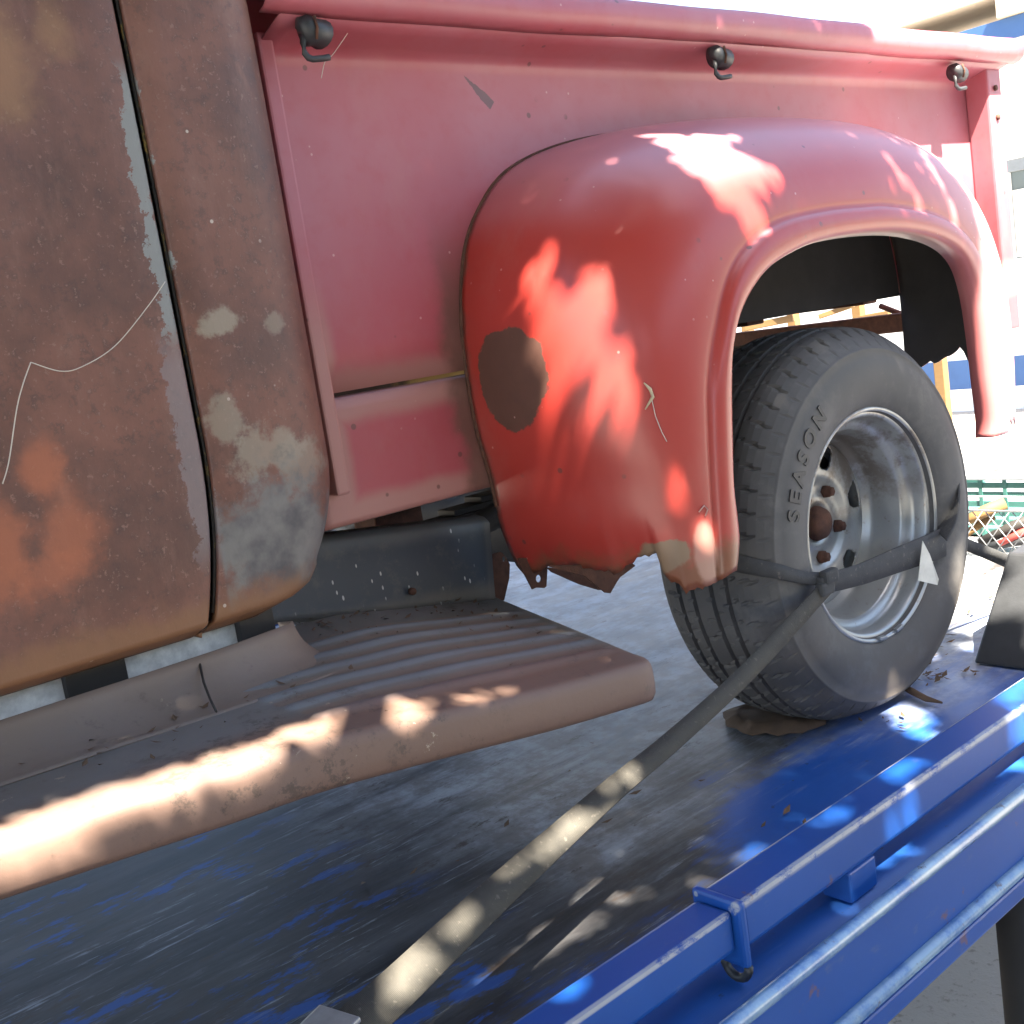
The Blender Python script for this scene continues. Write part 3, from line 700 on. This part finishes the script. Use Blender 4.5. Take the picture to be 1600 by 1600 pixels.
whl = revolve('wheel', [(.196, .03), (.204, .006), (.2065, -.002), (.2105, -.0065), (.2145, -.004), (.2155, .002), (.2125, .007), (.206, .006), (.2, .0065), (.1965, .012), (.1955, .030), (.193, .038), (.186, .043), (.176, .047), (.1735, .052), (.172, .105), (.169, .116), (.160, .125), (.158, .132), (.158, .20), (.17, .215), (.2, .225)][2:], 96, WC, RIM, P)
tyr = revolve('tyre', [(r, y) for r, y, k in prof], 464, WC, RUB, whl, tyre_fn([k for _, _, k in prof]))
for v in tyr.data.vertices:      # flattened where it stands on the deck
    zw = v.co.z+wloc(whl).z
    if zw < .02:
        k = .02-zw; v.co.z += k*.55 if k < .04 else k-.018; v.co.y += -.25*k if v.co.y+wloc(whl).y < .12 else .25*k
for p_ in tyr.data.polygons:
    if 13 <= min(v % len(prof) for v in p_.vertices) <= 42: p_.use_smooth = False
DC = Vector((0, .136, .345))
dprof = [(.028, -.006), (.036, -.012), (.043, -.015), (.052, -.013), (.060, -.011), (.070, -.011), (.078, -.013), (.086, -.018), (.094, -.020), (.1, -.020)]+[(.1+.003*k, -.0200+.0000*k+.010*(k/19)**2) for k in range(1, 20)]+[(.1575, -.004), (.158, .012)]
def slot(i, j):
    a = math.degrees(2*math.pi*(i+.5)/288); r = dprof[j][0]+.0015
    d = (a-12+30) % 60-30; cx = r*math.sin(math.radians(d)); q = (r-.127)/.0255
    if abs(q) > 1: return False
    hw = .014+.019*(q+1)/2
    return abs(cx) < hw*(1-abs(q)**5)**.5
disc = revolve('centre_disc', dprof, 288, DC, RIM, whl, None, slot, .004)
tube('hub', [DC+Vector((0, .03, 0)), DC+Vector((0, -.018, 0)), DC+Vector((0, -.030, 0)), DC+Vector((0, -.034, 0))], [.033, .033, .028, .015], RUST, whl, 24)
tube('brake_drum', [DC+Vector((0, .02, 0)), DC+Vector((0, .10, 0))], .148, DARK, whl, 40)
for k in range(5):
    a = math.radians(55-72*k); c = DC+Vector((.0655*math.cos(a), 0, .0655*math.sin(a)))
    tube('lug_nut', [c+Vector((0, -.010, 0)), c+Vector((0, -.022, 0)), c+Vector((0, -.0225, 0)), c+Vector((0, -.031, 0))], [.0135, .0125, .0105, .009], RUST, whl, 6)
for k, a in enumerate((-104, -96, -88, -80)):
    a = math.radians(a); c = WC+Vector((.207*math.cos(a), -.006, .207*math.sin(a)))
    if k % 2: beam('balance_weight', c-Vector((math.sin(a)*-.012, 0, math.cos(a)*.012)), c+Vector((math.sin(a)*-.012, 0, math.cos(a)*.012)), .007, .009, WIRE, whl, .002, Vector((0, 1, 0)))
# raised lettering on the sidewall
tc = bpy.data.curves.new('lettering', 'FONT'); tc.body = 'SEASON'; tc.size = .042; tc.extrude = .0024; tc.offset = .0014; tc.space_character = 1.5; tc.resolution_u = 4
to = bpy.data.objects.new('tmp', tc); COL.objects.link(to); bpy.context.view_layer.update()
me = bpy.data.meshes.new_from_object(to.evaluated_get(bpy.context.evaluated_depsgraph_get())); bpy.data.objects.remove(to)
xs = [v.co.x for v in me.vertices]; xm = max(xs)
for v in me.vertices:
    r = .262+v.co.y; a = math.radians(166)-(v.co.x/.277); yy = -.0208 - v.co.z*1.0
    v.co = Vector((WC.x+r*math.cos(a), yy, WC.z+r*math.sin(a)))
link('lettering', me, flat('worn_letter_rubber', (.03, .03, .031), .6, 0, .2, 40, .1), whl)
# the wheel and fender on the other side
def mirror(o, parent):
    c = o.copy(); COL.objects.link(c); c.parent = parent; return c
mw = mirror(whl, P); mw.scale.y = -1; mw.location.y = 1.9-2*P.location.y+0
for ch in list(whl.children):
    if ch.name.startswith(('tyre', 'centre')): mirror(ch, mw)
# ------------------------------------------------------------------ straps
S1 = thing('wheel_strap', 'black webbing strap wrapped across the pickup wheel with white label', 'strap', onY(1290, 910, -.035))
band = ribbon('webbing', [onY(1298, 910, -.031), onY(1345, 897, -.030), onY(1400, 876, -.029), onY(1450, 857, -.028), onY(1486, 842, .0), onY(1494, 836, .06)],
       [(-.05, 0, 1)]*6, [.034, .052, .056, .052, .046, .044], .0035, STRAP, S1, 40)
ribbon('webbing', [onY(1296, 905, -.034), (-.262, -.027, .316), (-.312, -.018, .338), (-.343, .004, .352), (-.361, .035, .364), (-.3685, .08, .374), (-.370, .14, .382)],
       [(.2, .1, 1), (.1, .3, 1), (.1, .2, 1), (0, .1, 1), (0, 0, 1), (0, 0, 1), (0, 0, 1)], [.024, .022, .026, .032, .036, .04, .04], .005, STRAP, S1, 44)
ribbon('webbing', [onY(1488, 700, .015), onY(1492, 745, .0), onY(1488, 790, -.012), onY(1470, 836, -.026)], [(1, .9, .1)]*4, [.03, .075, .1, .08], .004, STRAP, S1, 24)
kn = onY(1288, 909, -.036)
for d in ((0, 0, 0), (.006, -.006, .009), (-.006, -.004, -.009)):
    box('strap_knot', kn+Vector(d)-Vector((.019, .009, .012)), kn+Vector(d)+Vector((.019, .008, .012)), STRAP, S1, .006)
tg = [onY(1441, 845, -.040), onY(1452, 866, -.046), onY(1466, 905, -.052), onY(1464, 914, -.05), onY(1434, 907, -.044), onY(1438, 870, -.040)]
o = mesh('label_tag', tg, [(0, 1, 5), (1, 2, 3, 4), (1, 4, 5)], TAG, S1, False); m = o.modifiers.new('t', 'SOLIDIFY'); m.thickness = .0012
S2 = thing('tie_down_strap', 'long dirty tan and black tie-down strap running from the wheel towards the deck rail', 'strap', onY(560, 1582, -.2))
STRAP2 = strap_mat('sun_faded_webbing', (.035, .034, .033), (.085, .078, .064))
sp = [onY(1292, 918, -.036), onY(1245, 968, -.055), onY(1160, 1058, -.09), onY(1050, 1158, -.12), onY(960, 1232, -.145), onY(850, 1330, -.165), onY(740, 1430, -.185), onY(620, 1545, -.20), onY(520, 1635, -.21), onY(440, 1720, -.22)]
sd = []
for k, tw_ in enumerate((.5, .4, .3, -.1, -.3, -.35, -.3, -.3, -.3, -.3)):
    d = (sp[min(k+1, 9)]-sp[max(k-1, 0)]).normalized(); vw = (sp[k]-CAM).normalized(); side = d.cross(vw).normalized(); nn = side.cross(d)
    sd.append(side*math.cos(tw_)+nn*math.sin(tw_))
ribbon('webbing', sp, sd, [.026, .026, .027, .027, .029, .032, .036, .042, .046, .05], .003, STRAP2, S2, 110)
b0 = onY(536, 1602, -.212)
beam('strap_hook_plate', b0+Vector((-.05, -.008, .004)), b0+Vector((.002, .004, .011)), .055, .006, WIRE, S2, .002)
S3 = thing('rear_tie_strap', 'dark webbing strap leading back from the wheel past the wire basket', 'strap', onY(1495, 845, .06))
ribbon('webbing', [onY(1488, 842, .01), onY(1520, 855, .02), onY(1562, 872, .03), onY(1610, 893, .04), onY(1720, 945, .06)], [(0, -.2, 1), (0, -.6, 1), (.1, -.9, .7), (.1, -.9, .6), (.1, -.9, .5)], [.026, .03, .036, .04, .04], .004, STRAP, S3, 30)

# ------------------------------------------------------------------ things on the deck
rnd = random.Random(11)
def slab(name, pts, h, mat, label, cat):
    n = len(pts); V = []; 
    for s, k in ((1, 0), (1.0, .55), (.75, 1)):
        cx = sum(p[0] for p in pts)/n; cyy = sum(p[1] for p in pts)/n
        for (a, b) in pts: V.append(Vector((cx+(a-cx)*s, cyy+(b-cyy)*s, .002+h*k*(1+rnd.uniform(-.3, .3)*(k > 0)))))
    F = [(l*n+i, l*n+(i+1) % n, (l+1)*n+(i+1) % n, (l+1)*n+i) for l in range(2) for i in range(n)]+[tuple(2*n+i for i in range(n))]
    o = mesh(name, V, F, mat, None, True); tag(base(o), label, cat); return o
c0 = onZ(1205, 1128, 0.0)
pl = []
for k in range(26):
    a = 2*math.pi*k/26; q = onZ(1207+80*math.cos(a)*(1+rnd.uniform(-.1, .1)), 1128+22*math.sin(a)*(1+rnd.uniform(-.15, .15)), 0); pl.append((q.x, q.y))
slab('bark_slab', pl, .016, DRYLEAF, 'flat crumbling brown slab wedged under the pickup tyre', 'debris')
tw = [onZ(1402, 1068, .012), onZ(1425, 1080, .010), onZ(1448, 1092, .008), onZ(1472, 1098, .008)]
tag(base(tube('twig', tw, [.004, .007, .006, .002], DRYLEAF, None, 7)), 'dark curled twig lying on the deck behind the tyre', 'twig')
V, F = [], []
spots = [(1455, 1058, 16, 26), (1520, 1050, 10, 5), (1440, 1020, 22, 8), (1560, 960, 40, 10), (1480, 985, 30, 8), (1390, 1130, 40, 6), (960, 1200, 60, 4), (780, 1330, 120, 6), (1260, 1300, 60, 6)]
for (px, py, s, n) in spots:
    for k in range(n):
        q = onZ(px+rnd.gauss(0, s), py+rnd.gauss(0, s*.35), .004); L = rnd.uniform(.004, .013); a = rnd.uniform(0, 6.28); i = len(V)
        d = Vector((math.cos(a), math.sin(a), rnd.uniform(-.05, .3)))*L; e = Vector((-math.sin(a), math.cos(a), .15))*L*.4
        V += [q-d, q+e, q+d+Vector((0, 0, .003)), q-e]; F.append((i, i+1, i+2, i+3))
tag(mesh('leaf_litter', V, F, DRYLEAF, None, False), 'dry leaf crumbs scattered on the blue deck', 'leaf litter', kind='stuff')
V, F = [], []
for k in range(170):       # grit and leaf bits on the board
    i_ = rnd.randrange(4, 60); e, q = Es[i_], Is[i_]; f = min(.95, abs(rnd.gauss(0, .3))); p = q.lerp(e, f)+Vector((rnd.uniform(-.02, .02), 0, .006))
    L = rnd.uniform(.002, .008); a = rnd.uniform(0, 6.28); i = len(V); d = Vector((math.cos(a), math.sin(a), .2))*L; e2 = Vector((-math.sin(a), math.cos(a), .2))*L*.5
    V += [p-d, p+e2, p+d+Vector((0, 0, .002)), p-e2]; F.append((i, i+1, i+2, i+3))
tag(mesh('board_grit', V, F, DRYLEAF, None, False), 'dark crumbs of dirt lying on the running board', 'dirt', kind='stuff')
sw = onY(180, 1125, .20)
tag(base(tube('straw_leaf', [onY(163, 1112, .212), onY(180, 1128, .20), onY(205, 1142, .185)], [.0008, .004, .0008], flat('straw', (.42, .36, .24), .8), None, 6)), 'single pale dry leaf resting on the grey kick panel', 'leaf')
COB = flat('cobweb', (.5, .46, .40), .8)
tag(base(tube('cobweb', spline([onY(a, b, .160) for a, b in ((258, 440), (230, 480), (180, 540), (130, 572), (95, 580), (48, 566))], 40), .0006, COB, None, 5)), 'long cobweb thread sagging across the rusty door', 'cobweb')
tag(base(tube('cobweb', spline([onY(a, b, .158) for a, b in ((48, 566), (36, 600), (26, 640), (14, 720), (4, 756))], 40), .0007, COB, None, 5)), 'cobweb thread hanging straight down the rusty door', 'cobweb')
tag(base(tube('cobweb', spline([onY(a, b, .24) for a, b in ((543, 52), (520, 85), (508, 96), (502, 122))], 24), .0006, COB, None, 5)), 'cobweb thread under the front tarp hook', 'cobweb')
# wheel chock at the right
a = onZ(1566, 1043, 0); V = [(a.x, a.y-.06, .001), (a.x, a.y+.06, .001), (a.x+.34, a.y-.06, .001), (a.x+.34, a.y+.06, .001), (a.x+.16, a.y-.05, .19), (a.x+.16, a.y+.05, .19), (a.x+.34, a.y-.05, .20), (a.x+.34, a.y+.05, .20)]
o = mesh('wheel_chock', V, [(0, 2, 3, 1), (0, 4, 6, 2), (1, 3, 7, 5), (0, 1, 5, 4), (4, 5, 7, 6), (2, 6, 7, 3)], BLACK, None, False); bv = o.modifiers.new('b', 'BEVEL'); bv.width = .006; bv.segments = 2
tag(base(fixn(o)), 'black wedge-shaped chock standing on the deck behind the wheel', 'wheel chock')
# green crate
CX, CY0, CY1 = 1.32, .26, .86
K = thing('plastic_crate', 'green slatted plastic crate standing on the deck behind the wire basket', 'crate', (CX+.2, .55, 0))
for k in range(6): box('slat', (CX, CY0, .006+.027*k), (CX+.006, CY1, .022+.027*k), GREENP, K, .001)
for k in range(6): box('slat', (CX, CY1, .006+.027*k), (CX+.40, CY1+.006, .022+.027*k), GREENP, K, .001)
for k in range(6): box('slat', (CX, CY0-.006, .006+.027*k), (CX+.40, CY0, .022+.027*k), GREENP, K, .001)
for k in range(9): box('rib', (CX-.003, CY0+.072*k, .001), (CX+.0, CY0+.012+.072*k, .165), GREENP, K, .001)
box('rim', (CX-.008, CY0-.012, .1655), (CX+.41, CY0+.004, .180), GREENP, K, .003); box('rim', (CX-.008, CY0+.0045, .1655), (CX+.004, CY1-.005, .179), flat('pale_crate_edge', (.35, .38, .40), .5), K, .003); box('rim', (CX-.008, CY1-.004, .1655), (CX+.41, CY1+.012, .180), GREENP, K, .003)
box('floor', (CX+.007, CY0+.001, .001), (CX+.39, CY1-.001, .006), GREENP, K, .001)
lf = mesh('cloth_scrap', [onX(1493, 752, CX+.05), onX(1537, 743, CX+.05), onX(1541, 757, CX+.05), onX(1493, 760, CX+.05)], [(0, 1, 2, 3)], GREENP, None, False)
m = lf.modifiers.new('t', 'SOLIDIFY'); m.thickness = .012; tag(base(lf), 'folded green scrap lying on the crate rim', 'scrap')
# wire basket with scrap wood
BX = 1.10
Wb = thing('wire_basket', 'low galvanised wire mesh basket on the deck behind the strapped wheel', 'basket', (BX+.08, .3, 0))
y0, y1, h = .02, .50, .125; d = .046
k = y0-.3
while k < y1+.3:
    for sgn in (1, -1):
        ya, za, yb, zb = k, 0.003, k+sgn*h*.72, h
        if min(ya, yb) > y0-.001 and max(ya, yb) < y1+.001: tube('wire', [(BX+.001*sgn, ya, za), (BX+.001*sgn, yb, zb)], .0016, WIRE, Wb, 5)
    k += d*.8
tube('rim_wire', [(BX, y0, h), (BX, y1, h), (BX+.18, y1, h), (BX+.18, y0, h), (BX, y0, h)], .003, WIRE, Wb, 6)
tube('base_wire', [(BX, y0, .003), (BX, y1, .003), (BX+.18, y1, .003), (BX+.18, y0, .003), (BX, y0, .003)], .003, WIRE, Wb, 6)
def inb(px, py, X): return onX(px, py, X)
for nm, A, Bq, r, mt, lb in (('wood_offcut', (1506, 816), (1570, 786), .017, WOOD, 'pale wooden stick end poking out of the wire basket'), ('wood_offcut', (1500, 842), (1552, 806), .012, WOOD, 'thin tan stick lying low in the wire basket'),
                         ('red_tool_handle', (1560, 850), (1640, 815), .011, flat('red_plastic', (.45, .06, .05), .5), 'red tool handle lying in the wire basket'), ('steel_bar', (1530, 848), (1640, 800), .016, DARK, 'dark rusty bar lying in the wire basket'), ('steel_bar', (1545, 865), (1650, 838), .014, BLACK, 'black bar at the bottom of the wire basket')):
    q0, q1 = inb(*A, BX+.04), inb(*Bq, BX+.11)
    for q in (q0, q1): q.z = max(q.z, r+.002)
    tag(base(tube(nm, [q0, q0.lerp(q1, .5)+Vector((0, 0, .003)), q1], [r*.8, r, r*1.05], mt, None, 10)), lb, 'stick' if 'wood' in nm else 'bar')
# timber frame behind the truck
TX = 2.35
R_ = thing('timber_frame', 'raw timber frame standing on the deck behind the pickup tail', 'timber frame', (TX, 1.6, 0))
def fr(a, b, wd=.03): beam('timber', onX(*a, TX+random.uniform(-.04, .04)), onX(*b, TX+random.uniform(-.04, .04)), wd, wd, WOOD, R_, .003, Vector((1, 0, 0)))
fr((1150, 500), (1330, 466), .025); fr((1325, 468), (1462, 446), .03); fr((1380, 480), (1445, 503), .015); fr((1165, 512), (1240, 497), .03); fr((1280, 495), (1335, 476), .02); fr((1345, 497), (1390, 489), .022)
for px, py in ((1452, 449), (1333, 468), (1232, 485), (1160, 500)):
    t_ = onX(px, py, TX+.04); box('post', (TX+.05, t_.y-.02, .001), (TX+.09, t_.y+.02, t_.z), WOOD, R_, .003)

# ------------------------------------------------------------------ white building
WX = 12.0
H = thing('white_building', 'sunlit white building with dark blue base band across the yard', 'building', (WX+2, 8, GZ))
yl = 1.0; wl = onX(1566, 252, WX); wh = onX(1566, 418, WX); wy1 = wl.y; wy0 = wy1-1.1; wz1 = wl.z; wz0 = wh.z
yh = 20.
box('wall', (WX, wy1, -.4405), (WX+.2, yh, 3.35), WALLM, H, .001); box('wall', (WX, yl, -.4405), (WX+.2, wy0, 3.35), WALLM, H, .001)
box('wall', (WX, wy0, wz1), (WX+.2, wy1, 3.35), WALLM, H, .001); box('wall', (WX, wy0, -.4405), (WX+.2, wy1, wz0), WALLM, H, .001)
box('base_band', (WX-.02, yl, -.80), (WX+.2, yh, -.441), BLUEW, H, .002); box('plinth', (WX-.03, yl, GZ), (WX+.2, yh, -.801), WALLM, H, .002)
wf = box('window', (WX+.02, wy0, wz1-.14), (WX+.10, wy1, wz1), flat('grey_window_frame', (.18, .2, .22), .5), H, .005)
for lo, hi in (((WX+.02, wy0, wz0), (WX+.10, wy1, wz0+.08)), ((WX+.02, wy1-.06, wz0+.081), (WX+.10, wy1, wz1-.141)), ((WX+.02, wy0, wz0+.081), (WX+.10, wy0+.06, wz1-.141))): box('frame', lo, hi, WALLM, wf, .005)
box('pane', (WX+.06, wy0+.061, wz0+.081), (WX+.066, wy1-.061, wz1-.141), GLASS, wf, .0005)
grid('curtain', [[Vector((WX+.045+.008*math.sin(k*.9), wy0+.07+(wy1-wy0-.14)*k/60, z)) for k in range(61)] for z in (wz0+.09, wz1-.35)], CREAM, wf)
e0 = onX(1600, 20, WX-1.0); e1 = onX(1600, 52, WX-1.0)
box('eave_fascia', (WX-1.02, yl-.5, e1.z-.02), (WX-.98, yh, e0.z), BLUEW, H, .003)
box('soffit', (WX-.979, yl-.5, e0.z-.06), (WX+.2, yh, e0.z-.03), TAN, H, .003)
e2 = onX(1600, -20, WX-1.0)
box('gutter', (WX-1.10, yl-.5, e0.z+.006), (WX-.98, onX(1562, 12, WX-1.0).y, e2.z), TAN, H, .01)
box('roof', (WX-1.0, yl-.5, e2.z+.001), (WX+6, yh, e2.z+.1), TAN, H, .01)

# ------------------------------------------------------------------ unseen tree placed over the camera to shape the sun patches
bpy.context.view_layer.update()
dg = bpy.context.evaluated_depsgraph_get()
def hit(px, py):
    ok, loc, nrm, idx, ob, mx = sc.ray_cast(dg, CAM, ray(px, py).normalized()); return loc if ok else None
gaps = []
def lay(pts): return [hit(a, b)-ray(a, b).normalized()*.003 for a, b in pts]
tag(base(tube('straw', lay([(1006, 598), (1016, 608), (1020, 620), (1008, 640)]), [.0008, .0028, .0028, .0008], flat('pale_straw', (.5, .42, .28), .8), None, 6)), 'curled pale straw stuck on the red fender', 'straw')
tag(base(tube('cobweb', lay([(1018, 622), (1024, 650), (1034, 675), (1042, 690)]), .0007, COB, None, 5)), 'short cobweb thread hanging below the straw on the fender', 'cobweb')
tag(base(tube('paint_curl', lay([(1092, 800), (1100, 790), (1106, 796), (1102, 806)]), .0012, flat('curled_paint', (.5, .3, .26), .7), None, 5)), 'small pale curl of peeling paint low on the fender corner', 'paint curl')
def gap(pts, r, step=10, mg=.013):
    for (a, b) in zip(pts, pts[1:]) if len(pts) > 1 else [(pts[0], pts[0])]:
        n = max(1, int(math.hypot(b[0]-a[0], b[1]-a[1])/step))
        for k in range(n+1):
            h_ = hit(a[0]+(b[0]-a[0])*k/n, a[1]+(b[1]-a[1])*k/n)
            if h_: gaps.append((h_, r+mg))
gap([(840, 430), (880, 580)], .0, 8, .027); gap([(917, 455), (924, 520)], .004, 8, .031); gap([(946, 580), (974, 650)], .0, 8, .028); gap([(1020, 720), (1105, 840)], .002)
gap([(1127, 840), (1129, 870)], .008)
gap([(940, 255), (955, 252)], .005); gap([(1020, 212), (1140, 214)], .010); gap([(1065, 235), (1130, 280), (1180, 345)], .014, 8, .022); gap([(1120, 235), (1180, 270)], .018, 8, .022); gap([(1205, 265), (1255, 325)], .006)
gap([(1385, 240), (1435, 315)], .004); gap([(1440, 235), (1490, 320)], .005)
gap([(-60, 1325), (120, 1262), (300, 1206), (400, 1176)], .019, 8, .020); gap([(470, 1148), (640, 1106)], .016, 8, .020); gap([(720, 1097), (790, 1080)], .006); gap([(10, 1350), (150, 1312)], .008)
gap([(560, 1590), (600, 1545), (640, 1500)], .025); gap([(700, 1455), (740, 1425)], .006); gap([(850, 1325), (905, 1275)], .010); gap([(955, 1224), (985, 1200)], .006)
gap([(960, 1412), (1030, 1383)], .003); gap([(825, 1498), (940, 1436)], .005); gap([(755, 1535), (790, 1520)], .002); gap([(1020, 1420), (1090, 1375)], .005); gap([(1150, 1345), (1190, 1320)], .003)
gap([(1390, 1215), (1430, 1192)], .012); gap([(1270, 1290), (1330, 1255)], .004); gap([(860, 1560), (900, 1535)], .010); gap([(1395, 1300), (1430, 1285)], .008)
gap([(1420, 1110), (1440, 1150)], .022); gap([(1560, 1095), (1640, 1040)], .02); gap([(1560, 1200), (1600, 1190)], .02)
gap([(1010, 945), (1030, 935)], .01); gap([(1500, 920), (1560, 940), (1600, 930)], .03)
for a in ((1440, 1570), (1500, 1540), (1530, 1590)): gap([a], .04)
TR0 = Vector((-3.3, -3.6, GZ))
TREE = thing('unseen_shade_tree', 'unseen leafy tree placed to shade the pickup and flatbed, gaps cut for sun patches', 'tree', TR0)
tube('trunk', [TR0, TR0+Vector((.05, .02, 1.2)), TR0+Vector((.2, .15, 2.6)), TR0+Vector((.5, .5, 3.5)), TR0+Vector((.9, .9, 4.4))], [.22, .17, .15, .12, .06], BARK, TREE, 14)
CC = Vector((-1.75, -1.45, 3.15))
rnd = random.Random(5)
for k in range(14):
    a = 2*math.pi*k/14; e = CC+Vector((2.2*math.cos(a), 1.6*math.sin(a), rnd.uniform(-.4, .5))); s_ = TR0+Vector((.3, .3, 3.2))
    bad = False
    tube('branch', [s_, s_.lerp(e, .5)+Vector((0, 0, .4)), e], [.06, .035, .012], BARK, TREE, 7)
import numpy as np
rs = np.random.RandomState(4); S = np.array(SUN)
def leaf_mesh(name, Lp, l0, l1, parent):
    n = len(Lp); ax = rs.normal(size=(n, 3)); ax /= np.linalg.norm(ax, axis=1)[:, None]; bx = np.cross(ax, rs.normal(size=(n, 3))); bx /= np.linalg.norm(bx, axis=1)[:, None]
    ln = rs.uniform(l0, l1, n)[:, None]; wd = ln*.55
    V = np.stack([Lp-ax*ln, Lp+bx*wd, Lp+ax*ln, Lp-bx*wd], 1).reshape(-1, 3)
    me = bpy.data.meshes.new(name); me.vertices.add(len(V)); me.vertices.foreach_set('co', V.astype(np.float32).ravel())
    me.loops.add(n*4); me.loops.foreach_set('vertex_index', np.arange(n*4, dtype=np.int32)); me.polygons.add(n); me.polygons.foreach_set('loop_start', np.arange(0, n*4, 4, dtype=np.int32)); me.update(calc_edges=True)
    o = link(name, me, LEAF, parent); o['kind'] = 'stuff'; return o
def crown(parent, cen, rad, nleaf, l0, l1, extra=0.):
    q = rs.normal(size=(nleaf*2, 3)); q /= np.linalg.norm(q, axis=1)[:, None]; q *= (rs.rand(nleaf*2)**(1/3))[:, None]
    Lp = np.array(cen)+q*np.array(rad)
    lob = 1+.25*np.sin(Lp[:, 0]*3.1+1)*np.sin(Lp[:, 1]*2.7)+.15*np.sin(Lp[:, 0]*7)
    keep = (np.linalg.norm(q, axis=1) < .93*lob)
    # leaves removed so that the sun reaches the pickup's tail
    t = (Lp[:, 1]+.03)/S[1]; fx = Lp[:, 0]-t*S[0]; fz = Lp[:, 2]-t*S[2]
    keep &= ~((fx > .36+.05*np.sin(fz*9)) & (fz > -.3))
    t0 = Lp[:, 2]/S[2]; keep &= ~((Lp[:, 0]-t0*S[0] > .75) & (Lp[:, 1]-t0*S[1] > -.6))
    for (c, r) in gaps:  # clears leaves along sun rays to the chosen lit spots
        v = Lp-np.array(c); al = v@S; dd = np.linalg.norm(v-al[:, None]*S, axis=1); keep &= (dd > r+extra)
    return leaf_mesh('crown', Lp[keep][:nleaf], l0, l1, parent)
crown(TREE, CC, (3.0, 2.1, .8), 100000, .026, .044)
TR1 = Vector((-2.6, -7.4, GZ)); TREE2 = thing('added_yard_tree', 'second unseen leafy tree added to shade the yard behind the camera', 'tree', TR1)
C2 = Vector((-2.0, -5.4, 3.9))
tube('trunk', [TR1, TR1+Vector((.05, .1, 1.5)), TR1+Vector((.1, .5, 3.0)), TR1+Vector((.4, 1.2, 4.6))], [.24, .19, .15, .07], BARK, TREE2, 14)
for k in range(10):
    a = 2*math.pi*k/10; e = C2+Vector((3.2*math.cos(a), 1.8*math.sin(a), rnd.uniform(-.4, .4))); s_ = TR1+Vector((.1, .5, 2.9))
    tube('branch', [s_, s_.lerp(e, .5)+Vector((0, 0, .4)), e], [.07, .04, .012], BARK, TREE2, 7)
crown(TREE2, C2, (5.2, 2.9, 1.1), 45000, .06, .10, .05)  # added out of view to cut light bounced off the yard


# ------------------------------------------------------------------ unseen hedge added behind the camera to cut ambient light
HG = thing('added_hedge', 'tall unseen green hedge added behind the camera to cut ambient light', 'hedge', (-2, -10, GZ))
core = [[Vector((-12+20*i/40, -9.6-.9*(k in (1, 2))+.15*math.sin(i*1.7+k), GZ+(0, 0, 3.6, 3.6)[k] if k < 4 else 0)) for k in (0, 3, 2, 1)] for i in range(41)]
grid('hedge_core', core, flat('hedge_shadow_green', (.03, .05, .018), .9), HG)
n = 30000
leaf_mesh('hedge_leaves', np.stack([rs.uniform(-12, 8, n), -9.6+rs.normal(0, .16, n), rs.uniform(GZ, 2.75, n)], 1), .04, .06, HG)
